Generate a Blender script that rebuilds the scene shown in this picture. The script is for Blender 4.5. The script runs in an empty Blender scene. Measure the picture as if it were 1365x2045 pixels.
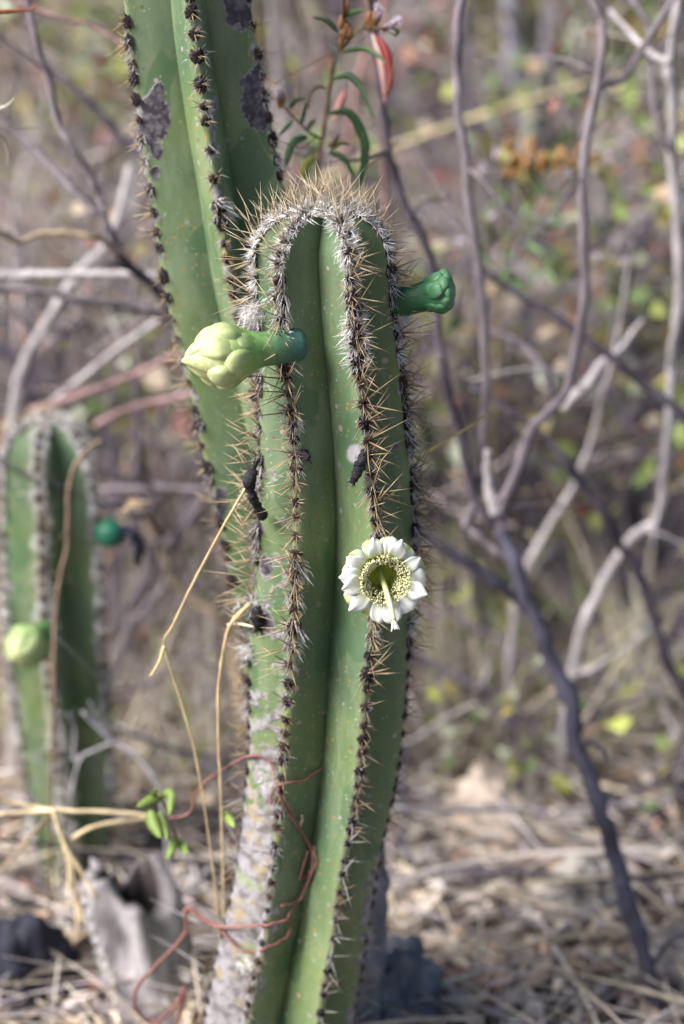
import bpy, math, random
from math import sin, cos, pi, radians, sqrt
from mathutils import Vector, Matrix, noise
from mathutils.bvhtree import BVHTree

random.seed(7)
scn = bpy.context.scene
col = scn.collection

# ------------------------------------------------------------------ camera
W, H = 1365.0, 2045.0
LENS, SENS, PITCH = 85.0, 36.0, radians(20)
F = LENS / SENS * H
TARGET = Vector((0, 0, 0.60))
FWD = Vector((0, cos(PITCH), -sin(PITCH)))
UP = Vector((0, sin(PITCH), cos(PITCH)))
RIGHT = Vector((1, 0, 0))
CAM = TARGET - FWD * 2.0
cd = bpy.data.cameras.new('camera')
cam = bpy.data.objects.new('camera', cd)
col.objects.link(cam)
cam.location = CAM
cam.rotation_euler = (pi / 2 - PITCH, 0, 0)
cd.sensor_fit = 'VERTICAL'
cd.sensor_height = SENS
cd.sensor_width = 24
cd.lens = LENS
cd.clip_end = 500
cd.clip_start = 0.05
cd.dof.use_dof = True
cd.dof.focus_distance = 1.905
cd.dof.aperture_fstop = 2.5
scn.camera = cam

# ------------------------------------------------------------------ light
SUN_AZ, SUN_EL = radians(64), radians(42)   # azimuth measured left of the viewing side
sun_dir = Vector((-sin(SUN_AZ) * cos(SUN_EL), -cos(SUN_AZ) * cos(SUN_EL), sin(SUN_EL)))
world = bpy.data.worlds.new('World')
scn.world = world
world.use_nodes = True
wn = world.node_tree.nodes
wl = world.node_tree.links
wn.clear()
sky = wn.new('ShaderNodeTexSky')
sky.sky_type = 'NISHITA'
sky.sun_disc = False
sky.sun_elevation = SUN_EL
sky.sun_rotation = math.atan2(sun_dir.x, sun_dir.y)
sky.air_density = 1.0
sky.dust_density = 1.5
sky.ozone_density = 1.0
bg = wn.new('ShaderNodeBackground')
bg.inputs['Strength'].default_value = 0.05
wo = wn.new('ShaderNodeOutputWorld')
wl.new(sky.outputs[0], bg.inputs[0])
wl.new(bg.outputs[0], wo.inputs[0])
sl = bpy.data.lights.new('sun', 'SUN')
sl.energy = 3.5
sl.angle = radians(30)
sl.color = (1.0, 0.965, 0.93)
so = bpy.data.objects.new('sun', sl)
col.objects.link(so)
so.rotation_euler = (-sun_dir).to_track_quat('-Z', 'Y').to_euler()
so.location = sun_dir * 5

scn.view_settings.view_transform = 'Standard'
scn.view_settings.look = 'None'
scn.view_settings.exposure = 1.42
scn.view_settings.gamma = 1.0
scn.view_settings.use_curve_mapping = False
scn.render.engine = 'CYCLES'
scn.cycles.use_denoising = True
scn.cycles.max_bounces = 5
scn.cycles.diffuse_bounces = 3
scn.cycles.adaptive_threshold = 0.02
scn.cycles.transparent_max_bounces = 4


# ------------------------------------------------------------------ helpers
def P(px, py, Y):
    """the point of the plane y = Y seen at photo pixel (px, py)"""
    d = RIGHT * ((px - W / 2) / F) + UP * ((H / 2 - py) / F) + FWD
    return CAM + d * ((Y - CAM.y) / d.y)


def mpp(p):
    """metres per photo pixel at a point"""
    return (p - CAM).dot(FWD) / F


def gz(x, y):
    """height of the ground"""
    z = 0.012 * noise.noise((x * 3.1, y * 3.1, 0.3)) + 0.03 * noise.noise((x * .9, y * .9, 4.0))
    if y > 1.4:
        z += 0.16 * (y - 1.4) * min(1, (y - 1.4) / 1.5)
    if y < -0.5:
        z -= 0
    return z


def smooth01(t):
    t = max(0., min(1., t))
    return t * t * (3 - 2 * t)


def interp(tab, x):
    """smooth (Catmull-Rom) interpolation in rows (x, a, b, ...)"""
    if x <= tab[0][0]:
        return list(tab[0][1:])
    if x >= tab[-1][0]:
        return list(tab[-1][1:])
    for i in range(len(tab) - 1):
        if tab[i][0] <= x <= tab[i + 1][0]:
            break
    p0 = tab[max(i - 1, 0)]; p1 = tab[i]; p2 = tab[i + 1]; p3 = tab[min(i + 2, len(tab) - 1)]
    h = p2[0] - p1[0]
    t = (x - p1[0]) / h
    out = []
    for k in range(1, len(p1)):
        m1 = (p2[k] - p0[k]) / (p2[0] - p0[0]) * h if p2[0] != p0[0] else 0
        m2 = (p3[k] - p1[k]) / (p3[0] - p1[0]) * h if p3[0] != p1[0] else 0
        out.append((2 * t**3 - 3 * t * t + 1) * p1[k] + (t**3 - 2 * t * t + t) * m1 + (-2 * t**3 + 3 * t * t) * p2[k] + (t**3 - t * t) * m2)
    return out


def catmull(pts, n):
    """resample a polyline of tuples smoothly, n steps per span"""
    out = []
    L = len(pts)
    for i in range(L - 1):
        p0 = pts[max(i - 1, 0)]; p1 = pts[i]; p2 = pts[i + 1]; p3 = pts[min(i + 2, L - 1)]
        for s in range(n):
            t = s / n
            out.append(tuple(0.5 * (2 * b + (c - a) * t + (2 * a - 5 * b + 4 * c - d) * t * t + (3 * b - a - 3 * c + d) * t**3)
                             for a, b, c, d in zip(p0, p1, p2, p3)))
    out.append(tuple(pts[-1]))
    return out


class MB:
    """collects geometry for one mesh object, with a colour for every vertex"""

    def __init__(self):
        self.v = []; self.f = []; self.c = []; self.m = []; self.a = {}

    def add(self, verts, faces, colr, mi=0):
        o = len(self.v)
        self.v.extend([tuple(x) for x in verts])
        if isinstance(colr, list):
            self.c.extend(colr)
        else:
            self.c.extend([colr] * len(verts))
        for f in faces:
            self.f.append(tuple(i + o for i in f)); self.m.append(mi)

    def tube(self, pts, rad, sides=7, colr=(.5, .5, .5), mi=0, cap=True, rough=0.0, seed=0.0):
        n = len(pts)
        pts = [Vector(p) for p in pts]
        vs = []; fs = []; cs = []
        t = (pts[1] - pts[0]).normalized()
        x = t.orthogonal().normalized()
        for i in range(n):
            t2 = (pts[min(i + 1, n - 1)] - pts[max(i - 1, 0)])
            t2 = t2.normalized() if t2.length > 1e-9 else t
            x = (x - t2 * x.dot(t2))
            x = x.normalized() if x.length > 1e-6 else t2.orthogonal().normalized()
            y = t2.cross(x)
            t = t2
            for k in range(sides):
                a = 2 * pi * k / sides
                d = x * cos(a) + y * sin(a)
                r = rad[i]
                if rough:
                    q = pts[i] + d * r
                    s = 1.0 / max(r, 1e-4)
                    r *= 1 + rough * noise.noise((q.x * s * .6 + seed, q.y * s * .6, q.z * s * .25))
                vs.append(pts[i] + d * r)
            cs.extend([colr[i] if isinstance(colr, list) else colr] * sides)
        for i in range(n - 1):
            for k in range(sides):
                k2 = (k + 1) % sides
                fs.append((i * sides + k, i * sides + k2, (i + 1) * sides + k2, (i + 1) * sides + k))
        if cap:
            fs.append(tuple(reversed(range(sides))))
            fs.append(tuple((n - 1) * sides + k for k in range(sides)))
        self.add(vs, fs, cs, mi)

    def lathe(self, prof, colr, seg=20, wob=None):
        vs = []; fs = []; cs = []
        for i, (z, r) in enumerate(prof):
            for k in range(seg):
                a = 2 * pi * k / seg
                rr = r * (wob(a, z) if wob else 1)
                vs.append((rr * cos(a), rr * sin(a), z))
            cs.extend([colr[i] if isinstance(colr, list) else colr] * seg)
        for i in range(len(prof) - 1):
            for k in range(seg):
                k2 = (k + 1) % seg
                fs.append((i * seg + k, i * seg + k2, (i + 1) * seg + k2, (i + 1) * seg + k))
        self.add(vs, fs, cs)

    def mesh(self, name, mats, smooth=True):
        me = bpy.data.meshes.new(name)
        me.from_pydata(self.v, [], self.f)
        for m in (mats if isinstance(mats, (list, tuple)) else [mats]):
            me.materials.append(m)
        me.polygons.foreach_set('material_index', self.m)
        if smooth:
            me.polygons.foreach_set('use_smooth', [True] * len(self.f))
        at = me.attributes.new('Col', 'FLOAT_COLOR', 'POINT')
        flat = []
        for c in self.c:
            flat.extend((c[0], c[1], c[2], 1.0))
        at.data.foreach_set('color', flat)
        for k, vals in self.a.items():
            a = me.attributes.new(k, 'FLOAT', 'POINT')
            a.data.foreach_set('value', vals)
        me.update()
        return me

    def build(self, name, mats, parent=None, smooth=True):
        return link(name, self.mesh(name, mats, smooth), parent)


def link(name, me, parent=None):
    o = bpy.data.objects.new(name, me)
    col.objects.link(o)
    if parent is not None:
        o.parent = parent
    return o


def empty(name, loc, label, cat, group=None):
    o = bpy.data.objects.new(name, None)
    o.empty_display_size = 0.05
    col.objects.link(o)
    o.location = loc
    tag(o, label, cat, group)
    return o


def tag(o, label=None, cat=None, group=None, kind=None):
    if label: o['label'] = label
    if cat: o['category'] = cat
    if group: o['group'] = group
    if kind: o['kind'] = kind
    return o


def shade(c, k):
    return (c[0] * k, c[1] * k, c[2] * k)


def mix(a, b, t):
    t = max(0., min(1., t))
    return tuple(x + (y - x) * t for x, y in zip(a, b))


# ------------------------------------------------------------------ materials
def nn(nt, t, **kw):
    n = nt.nodes.new(t)
    for k, v in kw.items():
        if k in n.inputs:
            n.inputs[k].default_value = v
        else:
            setattr(n, k, v)
    return n


def vmat(name, rough=0.7, spec=0.3, nscale=60., namount=0.35, bump=0.2, bscale=150., trans=0.0, sss=0.0, stretch=None):
    """vertex colour x procedural variation, with fine relief"""
    m = bpy.data.materials.new(name)
    m.use_nodes = True
    nt = m.node_tree
    b = nt.nodes['Principled BSDF']
    at = nn(nt, 'ShaderNodeAttribute', attribute_name='Col')
    tc = nn(nt, 'ShaderNodeTexCoord')
    src = tc.outputs['Object']
    if stretch:
        mp = nn(nt, 'ShaderNodeMapping')
        mp.inputs['Scale'].default_value = stretch
        nt.links.new(src, mp.inputs[0]); src = mp.outputs[0]
    no = nn(nt, 'ShaderNodeTexNoise', Scale=nscale, Detail=5.0)
    nt.links.new(src, no.inputs['Vector'])
    mr = nn(nt, 'ShaderNodeMapRange')
    mr.inputs[1].default_value = 0.25; mr.inputs[2].default_value = 0.75
    mr.inputs[3].default_value = 1 - namount; mr.inputs[4].default_value = 1 + namount
    nt.links.new(no.outputs[0], mr.inputs[0])
    mx = nn(nt, 'ShaderNodeMix', data_type='RGBA', blend_type='MULTIPLY')
    mx.inputs[0].default_value = 1.0
    nt.links.new(at.outputs['Color'], mx.inputs[6])
    nt.links.new(mr.outputs[0], mx.inputs[7])
    nt.links.new(mx.outputs[2], b.inputs['Base Color'])
    b.inputs['Roughness'].default_value = rough
    b.inputs['Specular IOR Level'].default_value = spec
    if sss:
        b.inputs['Subsurface Weight'].default_value = sss
        b.inputs['Subsurface Radius'].default_value = (0.004, 0.004, 0.002)
        b.inputs['Subsurface Scale'].default_value = 1.0
    if bump:
        n2 = nn(nt, 'ShaderNodeTexNoise', Scale=bscale, Detail=4.0)
        nt.links.new(src, n2.inputs['Vector'])
        bp = nn(nt, 'ShaderNodeBump', Strength=bump, Distance=0.002)
        nt.links.new(n2.outputs[0], bp.inputs['Height'])
        nt.links.new(bp.outputs[0], b.inputs['Normal'])
    if trans:
        out = nt.nodes['Material Output']
        tr = nn(nt, 'ShaderNodeBsdfTranslucent')
        nt.links.new(mx.outputs[2], tr.inputs['Color'])
        ms = nn(nt, 'ShaderNodeMixShader', Fac=trans)
        nt.links.new(b.outputs[0], ms.inputs[1]); nt.links.new(tr.outputs[0], ms.inputs[2])
        nt.links.new(ms.outputs[0], out.inputs['Surface'])
    return m


M_bark = vmat('bark', 0.85, 0.2, 90, 0.4, 0.5, 260, stretch=(1, 1, .35))
M_leaf = vmat('leaf', 0.5, 0.4, 80, 0.2, 0.15, 300, trans=0.3)
M_straw = vmat('straw', 0.75, 0.25, 60, 0.25, 0.0, 100, trans=0.1)
M_litter = vmat('litter', 0.85, 0.15, 50, 0.3, 0.0, 100)
M_rock = vmat('rock', 0.9, 0.2, 45, 0.5, 0.9, 90)
M_pad = vmat('areole_felt', 0.95, 0.05, 300, 0.4, 0.6, 900)
M_wool = vmat('wool', 0.9, 0.1, 200, 0.1, 0.0, trans=0.35)
M_spine = vmat('spine', 0.5, 0.35, 200, 0.2, 0.0)
M_petal = vmat('petal', 0.45, 0.3, 300, 0.04, 0.05, 400, trans=0.25)
M_bud = vmat('bud_skin', 0.55, 0.35, 160, 0.22, 0.10, 600)
M_dry = vmat('dried_flower', 0.8, 0.3, 400, 0.5, 0.8, 500)
M_vine = vmat('vine', 0.6, 0.3, 200, 0.25, 0.2, 400)
M_stump = vmat('weathered_wood', 0.9, 0.15, 60, 0.5, 0.9, 120, stretch=(1, 1, .4))


def skin_material():
    m = bpy.data.materials.new('cactus_skin')
    m.use_nodes = True
    nt = m.node_tree
    L = nt.links.new
    b = nt.nodes['Principled BSDF']
    tc = nn(nt, 'ShaderNodeTexCoord')
    obj = tc.outputs['Object']

    def attr(n):
        a = nn(nt, 'ShaderNodeAttribute', attribute_name=n)
        return a.outputs['Fac']

    def noi(scale, detail=4.0, vec=None, rough=0.55):
        n = nn(nt, 'ShaderNodeTexNoise', Scale=scale, Detail=detail, Roughness=rough)
        L(vec or obj, n.inputs['Vector'])
        return n.outputs[0]

    def ramp(x, lo, hi, a=0., c=1.):
        r = nn(nt, 'ShaderNodeMapRange')
        r.interpolation_type = 'SMOOTHSTEP'
        for i, v in enumerate((lo, hi, a, c)):
            r.inputs[i + 1].default_value = v
        L(x, r.inputs[0])
        return r.outputs[0]

    def math_(op, x, y=None):
        n = nn(nt, 'ShaderNodeMath', operation=op)
        for i, q in enumerate((x, y)):
            if q is None: continue
            if isinstance(q, (int, float)): n.inputs[i].default_value = q
            else: L(q, n.inputs[i])
        return n.outputs[0]

    def mixc(fac, a, c):
        n = nn(nt, 'ShaderNodeMix', data_type='RGBA')
        if isinstance(fac, (int, float)): n.inputs[0].default_value = fac
        else: L(fac, n.inputs[0])
        for i, q in ((6, a), (7, c)):
            if isinstance(q, tuple): n.inputs[i].default_value = (*q, 1)
            else: L(q, n.inputs[i])
        return n.outputs[2]

    def vscale(s):
        mp = nn(nt, 'ShaderNodeMapping'); mp.inputs['Scale'].default_value = s
        L(obj, mp.inputs[0]); return mp.outputs[0]

    g = mixc(ramp(noi(7, 3), .3, .7), (.135, .190, .066), (.074, .132, .070))
    # skin colour turns yellower towards the rib crests
    g = mixc(math_('MULTIPLY', ramp(attr('crest'), .1, 1.0), .45), g, (.28, .31, .14))
    # waxy bloom, rubbed off in streaks
    bl = ramp(noi(28, 6, vscale((1, 1, .35)), .65), .42, .66, 0, .50)
    g = mixc(bl, g, (.225, .275, .165))
    g = mixc(ramp(noi(240, 4, None, .7), .55, .75, 0, .30), g, (.30, .34, .26))
    g = mixc(ramp(noi(90, 5, vscale((1, 1, .25)), .7), .58, .70, 0, .30), g, (.055, .115, .07))
    rub = ramp(noi(16, 2, vscale((1, 1, .6))), .585, .605, 0, .65)
    g = mixc(rub, g, (.062, .128, .058))
    scr = ramp(math_('ABSOLUTE', math_('SUBTRACT', noi(9, 1.5, vscale((1.6, 1.6, .5))), .5)), .010, .003, 0, .12)
    g = mixc(math_('MULTIPLY', scr, ramp(noi(13, 2), .5, .6)), g, (.42, .46, .37))
    # pinprick freckles and small corky specks
    for sc, thr, keep, c in ((170, .26, .70, (.36, .19, .06)), (85, .20, .76, (.34, .30, .31)), (260, .24, .82, (.36, .40, .29)), (110, .20, .82, (.15, .09, .07)), (55, .17, .80, (.38, .30, .24))):
        vo = nn(nt, 'ShaderNodeTexVoronoi', Scale=float(sc))
        L(obj, vo.inputs['Vector'])
        sep = nn(nt, 'ShaderNodeSeparateColor'); L(vo.outputs['Color'], sep.inputs[0])
        patch = ramp(noi(15, 2), .38, .56)
        k = math_('MULTIPLY', ramp(vo.outputs['Distance'], thr, thr * .75), ramp(sep.outputs[0], keep, keep + .02))
        k = math_('MULTIPLY', k, patch)
        g = mixc(k, g, c)
    # grey cork with ochre and green left between
    n1 = noi(70, 5, None, .6)
    n0 = noi(26, 3)
    ck = ramp(math_('ADD', attr('cork'), math_('MULTIPLY', math_('SUBTRACT', n1, .5), 2.6)), .44, .62)
    corkc = mixc(ramp(noi(120, 4), .40, .65), (.32, .30, .315), (.14, .125, .13))
    corkc = mixc(ramp(noi(45, 4), .55, .68, 0, .8), corkc, (.33, .26, .14))
    corkc = mixc(ramp(n0, .55, .62, 0, .8), corkc, (.24, .30, .15))
    g = mixc(ck, g, corkc)
    # dark scabs with pale rims
    sb = math_('ADD', attr('scab'), math_('MULTIPLY', math_('SUBTRACT', noi(48, 6, None, .7), .5), 1.5))
    g = mixc(ramp(sb, .34, .40), g, (.30, .27, .28))
    dark = mixc(ramp(noi(150, 4), .4, .65), (.035, .028, .038), (.13, .115, .135))
    g = mixc(ramp(sb, .39, .47), g, dark)
    g = mixc(math_('MULTIPLY', ramp(attr('scar'), .3, .6), .9), g, mixc(ramp(noi(120, 4), .4, .6), (.42, .40, .42), (.20, .16, .17)))
    L(g, b.inputs['Base Color'])
    ro = ramp(noi(40, 4), .3, .7, .42, .62)
    L(math_('ADD', ro, math_('MULTIPLY', ck, .3)), b.inputs['Roughness'])
    b.inputs['Specular IOR Level'].default_value = .45
    bp = nn(nt, 'ShaderNodeBump', Strength=.55, Distance=.0022)
    hgt = math_('ADD', math_('MULTIPLY', noi(22, 3), .8), math_('MULTIPLY', math_('ADD', ck, ramp(sb, .3, .5)), math_('MULTIPLY', noi(130, 5), 1.2)))
    L(hgt, bp.inputs['Height'])
    L(bp.outputs[0], b.inputs['Normal'])
    return m


M_skin = skin_material()


def ground_material():
    m = bpy.data.materials.new('dry_soil')
    m.use_nodes = True
    nt = m.node_tree; L = nt.links.new
    b = nt.nodes['Principled BSDF']
    tc = nn(nt, 'ShaderNodeTexCoord')
    n1 = nn(nt, 'ShaderNodeTexNoise', Scale=9., Detail=8.); L(tc.outputs['Object'], n1.inputs['Vector'])
    n2 = nn(nt, 'ShaderNodeTexNoise', Scale=2.2, Detail=4.); L(tc.outputs['Object'], n2.inputs['Vector'])
    cr = nn(nt, 'ShaderNodeValToRGB')
    e = cr.color_ramp.elements
    e[0].position = .3; e[0].color = (.055, .042, .038, 1)
    e[1].position = .7; e[1].color = (.24, .19, .165, 1)
    L(n1.outputs[0], cr.inputs[0])
    mx = nn(nt, 'ShaderNodeMix', data_type='RGBA')
    mx.inputs[7].default_value = (.15, .125, .12, 1)
    L(n2.outputs[0], mx.inputs[0]); L(cr.outputs[0], mx.inputs[6])
    L(mx.outputs[2], b.inputs['Base Color'])
    b.inputs['Roughness'].default_value = .95
    bp = nn(nt, 'ShaderNodeBump', Strength=.8, Distance=.03); L(n1.outputs[0], bp.inputs['Height'])
    L(bp.outputs[0], b.inputs['Normal'])
    return m


# ------------------------------------------------------------------ ground
g = MB()
xs = [-60, -30, -15, -8, -5] + [-3.5 + i * .25 for i in range(29)] + [5, 8, 15, 30, 60]
ys = [-40, -15, -6, -3] + [-2 + i * .2 for i in range(60)] + [11, 13, 16, 22, 35, 60]
vs = []; fs = []
for y in ys:
    for x in xs:
        vs.append((x, y, gz(x, min(y, 14)) if abs(x) < 60 else gz(60, min(y, 14))))
nx = len(xs)
for j in range(len(ys) - 1):
    for i in range(nx - 1):
        fs.append((j * nx + i, j * nx + i + 1, (j + 1) * nx + i + 1, (j + 1) * nx + i))
g.add(vs, fs, (.3, .3, .3))
gr = g.build('ground', ground_material())
tag(gr, 'dry brown stony soil under leaf litter and straw', 'ground', kind='structure')


# ------------------------------------------------------------------ cactus: areole pieces shared by all stems
def hair(mb, p, d, l, w, c, bend=0.3):
    """one thin tapering two-segment strand"""
    d = d.normalized()
    s = d.cross(Vector((random.gauss(0, 1), random.gauss(0, 1), random.gauss(0, 1)))).normalized()
    q = d.cross(s)
    m = p + d * l * .5 + q * l * bend * random.uniform(-.3, .3)
    e = p + d * l + q * l * bend * random.uniform(-1, 1)
    mb.add([p - s * w, p + s * w, m + s * w * .8, m - s * w * .8, e], [(0, 1, 2, 3), (3, 2, 4)], c)


def thorn(mb, p, d, l, w, c1, c2, curve=0.08):
    d = d.normalized()
    s = d.orthogonal().normalized(); q = d.cross(s)
    s, q = s * cos(1.1) + q * sin(1.1), q * cos(1.1) - s * sin(1.1)
    b = q * l * random.uniform(-curve, curve)
    vs = []; cs = []
    for t, k, c in ((0, 1, c1), (.45, .75, mix(c1, c2, .5))):
        o = p + d * l * t + b * (t * t)
        for a in (0, 2.094, 4.189):
            vs.append(o + (s * cos(a) + q * sin(a)) * w * k); cs.append(c)
    vs.append(p + d * l + b); cs.append(c2)
    mb.add(vs, [(0, 1, 4, 3), (1, 2, 5, 4), (2, 0, 3, 5), (3, 4, 6), (4, 5, 6), (5, 3, 6)], cs)


def rdir(zmin, zmax, up=0.0):
    a = random.uniform(0, 2 * pi); z = random.uniform(zmin, zmax)
    r = sqrt(max(0, 1 - z * z))
    return Vector((r * cos(a), r * sin(a) + up, z))


def make_pad(seed, dark):
    random.seed(seed)
    mb = MB()
    vs = []; fs = []
    nr, ns = 5, 10
    rx, ry, rz = .0048, .0062, .0042
    for i in range(nr):
        t = i / (nr - 1) * pi / 2
        for k in range(ns):
            a = 2 * pi * k / ns
            j = random.uniform(.85, 1.15)
            vs.append((rx * cos(t) * cos(a) * j, ry * cos(t) * sin(a) * j, rz * sin(t) * j - .0012))
    for i in range(nr - 1):
        for k in range(ns):
            fs.append((i * ns + k, i * ns + (k + 1) % ns, (i + 1) * ns + (k + 1) % ns, (i + 1) * ns + k))
    mb.add(vs, fs, dark)
    for _ in range(45):
        d = rdir(.1, 1)
        hair(mb, Vector((d.x * rx, d.y * ry, d.z * rz - .001)) * .9, d, random.uniform(.0015, .0035), .0003, shade(dark, random.uniform(.6, 2.2)))
    return mb.mesh('areole', M_pad)


def make_wool(seed, n, ln, colr, droop):
    random.seed(seed)
    mb = MB()
    side = random.choice((-1, 1))
    for _ in range(n):
        d = rdir(.05, .9)
        p = Vector((d.x * .005, d.y * .0065, d.z * .003 - .001))
        d = d + Vector((side * .55, -droop, 0))
        hair(mb, p, d, ln * random.uniform(.5, 1.25), .00032, shade(colr, random.uniform(.7, 1.15)), .6)
    return mb.mesh('wool', M_wool)


def make_spines(seed, nrad, ncen, lr, lc, c1, c2, w=.00042):
    random.seed(seed)
    mb = MB()
    for i in range(nrad):
        a = 2 * pi * (i + random.uniform(-.35, .35)) / nrad
        z = random.uniform(.12, .55)
        r = sqrt(1 - z * z)
        d = Vector((r * cos(a), r * sin(a) * .8, z))
        k = random.uniform(.75, 1.25)
        thorn(mb, Vector((d.x * .002, d.y * .003, .001)), d, lr * random.uniform(.6, 1.25), w * .75, shade(c1, k), shade(c2, k))
    for i in range(ncen):
        d = rdir(.55, .97, random.uniform(-.2, .25))
        k = random.uniform(.8, 1.2)
        thorn(mb, Vector((d.x * .001, d.y * .002, .001)), d, random.uniform(*lc), w * random.uniform(1, 1.5), shade(c1, k), shade(c2, k))
    return mb.mesh('spines', M_spine)


TAN1, TAN2 = (.21, .16, .11), (.43, .35, .235)
BRN1, BRN2 = (.13, .085, .055), (.46, .35, .21)
GRY1, GRY2 = (.20, .18, .18), (.42, .39, .37)
DARK = (.028, .022, .024)
pads = [make_pad(100 + i, DARK if i % 3 else (.05, .036, .03)) for i in range(6)]
wool_white = [make_wool(200 + i, 115, .0074, (.88, .86, .86), .25) for i in range(5)]
wool_mid = [make_wool(210 + i, 42, .0085, (.60, .57, .58), 1.0) for i in range(8)]
wool_grey = [make_wool(220 + i, 20, .007, (.42, .39, .41), .6) for i in range(6)]
sp_top = [make_spines(300 + i, 8, 9, .012, (.016, .036), TAN1, TAN2) for i in range(7)]
sp_mid = [make_spines(320 + i, 12, 8, .0115, (.018, .044), BRN1, BRN2, .0006) for i in range(9)]
sp_low = [make_spines(340 + i, 11, 4, .0095, (.012, .030), BRN1, (.34, .25, .17)) for i in range(7)]
sp_gry = [make_spines(360 + i, 9, 3, .009, (.018, .034), GRY1, GRY2, .0005) for i in range(7)]
sp_tal = [make_spines(380 + i, 8, 6, .009, (.008, .024), (.22, .14, .08), (.52, .40, .22)) for i in range(7)]


# ------------------------------------------------------------------ cactus stems
class Stem:
    pass


def make_stem(root, tab, Y, nrib, y_top, dome_px, offs=0., valley=.475, wfac=.08, areole_px=27, seed=0, step=9.,
              paint=None, vis=118, notch=.012, lean=0.):
    """ribbed column: rows of tab are (photo y, centre x, radius px, twist deg); returns the crest lines"""
    y_bot = tab[-1][0]
    # ring list from bottom to top, finer in the dome
    ylist = []
    y = y_bot
    while y > y_top + dome_px:
        ylist.append(y); y -= step
    for i in range(26):
        t = i / 25
        ylist.append(y_top + dome_px * (1 - sin(t * pi / 2) * .9999))
    NA, NL = 4, 9
    mb = MB()
    cork = []; scab = []; crest = []; scar = []
    crests = [[] for _ in range(nrib)]
    ring_n = nrib * 2 * (NA + NL)
    sect = pi / nrib
    rings = 0
    for y in ylist:
        cx, Rp, tw = interp(tab, y)
        Yc = Y
        if y < y_top + dome_px * 1.6:
            Yc = Y - lean * (1 - (y - y_top) / (dome_px * 1.6)) ** 1.6
        c = P(cx, y, Yc)
        R = Rp * mpp(c)
        dome = 1.0
        if y < y_top + dome_px:
            d = (y - y_top) / dome_px
            dome = max(1 - (1 - d) ** 2.3, 0) ** (1 / 2.1)
            R = R * max(dome, .05)
        v = valley * (0.6 + .4 * dome)
        w = wfac * Rp * mpp(c) * (.35 + .65 * dome)
        w = min(w, R * .3)
        vs = []
        ups = Vector((0, 0, 1))
        angs = [radians(tw + offs) + 2 * sect * i + .05 * noise.noise((i * 3.7 + seed, y * .003, 9.5)) for i in range(nrib)]
        vals = [v * R * (1 + .05 * noise.noise((i * 1.7 + seed, y * .005, 3.))) for i in range(nrib)]   # valley after rib i
        for i in range(nrib):
            a = angs[i]
            jit = 1 + .035 * noise.noise((i * 7.3 + seed, y * .004, 1.5)) * dome
            Ri = R * jit
            er = Vector((sin(a), -cos(a), 0)); et = Vector((cos(a), sin(a), 0))

            def half(dv, vv):
                h = []
                for k in range(NA):
                    b = (k / NA) * 1.25
                    h.append(((Ri - w) + w * cos(b), w * sin(b), 1 - .12 * k))
                x0, t0 = (Ri - w) + w * cos(1.25), w * sin(1.25)
                xv, tv = vv * cos(dv), vv * sin(dv)
                nxn = Vector((tv - t0, -(xv - x0))).normalized()
                for k in range(NL):
                    q = (0, .10, .21, .33, .46, .60, .74, .87, .965)[k]
                    bu = .034 * R * sin(pi * q) ** .8
                    h.append((x0 + (xv - x0) * q + nxn.x * bu, t0 + (tv - t0) * q + nxn.y * bu, max(0, .55 * (1 - q * 3.5))))
                return h, (xv, tv)
            dl = ((a - angs[i - 1]) % (2 * pi)) / 2
            dr = ((angs[(i + 1) % nrib] - a) % (2 * pi)) / 2
            hl, (xv, tv) = half(dl, vals[i - 1])
            hr, _ = half(dr, vals[i])
            # left half mirrored (valley towards crest), then right half
            seq = [(xv, -tv, 0.)] + [(q[0], -q[1], q[2]) for q in reversed(hl[1:])] + hr
            for q in seq:
                if q[2] > .5:
                    n_ = notch * R * noise.noise((y * .05, i * 9., seed)) * dome
                else:
                    n_ = 0
                p = c + er * (q[0] + n_) + et * q[1]
                vs.append(p)
                crest.append(q[2])
                ck, sb, sr = paint(y, p, i, q[1] / R, q[2]) if paint else (0, 0, 0)
                cork.append(ck); scab.append(sb); scar.append(sr)
            crests[i].append((y, c + er * Ri, er, et, a, c))
        ring_n = len(vs)
        mb.v.extend([tuple(p) for p in vs]); mb.c.extend([(.2, .3, .15)] * ring_n)
        if rings:
            o = (rings - 1) * ring_n
            for k in range(ring_n):
                k2 = (k + 1) % ring_n
                mb.f.append((o + k, o + k2, o + ring_n + k2, o + ring_n + k)); mb.m.append(0)
        rings += 1
    mb.f.append(tuple((rings - 1) * ring_n + k for k in range(ring_n))); mb.m.append(0)
    mb.a = {'cork': cork, 'scab': scab, 'crest': crest, 'scar': scar}
    me = mb.mesh('stem', M_skin)
    n_seq = 2 * (NA + NL)          # vertices of one rib; the first of them lies in the crease
    se = me.attributes.new('sharp_edge', 'BOOLEAN', 'EDGE')
    ev = [0] * (len(me.edges) * 2)
    me.edges.foreach_get('vertices', ev)
    se.data.foreach_set('value', [ev[2 * k] % n_seq == 0 and ev[2 * k + 1] % n_seq == 0 and abs(ev[2 * k] - ev[2 * k + 1]) == ring_n for k in range(len(me.edges))])
    st = link('stem', me, root)
    S = Stem(); S.obj = st; S.crests = crests; S.root = root
    S.bvh = BVHTree.FromPolygons([Vector(v) for v in mb.v], mb.f)
    return S


def put(o, base, n, t):
    """orient an areole: z outwards, y up the rib"""
    n = n.normalized()
    t = (t - n * t.dot(n)).normalized()
    b = t.cross(n)
    m = Matrix((b, t, n)).transposed().to_4x4()
    m.translation = base
    return m


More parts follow.
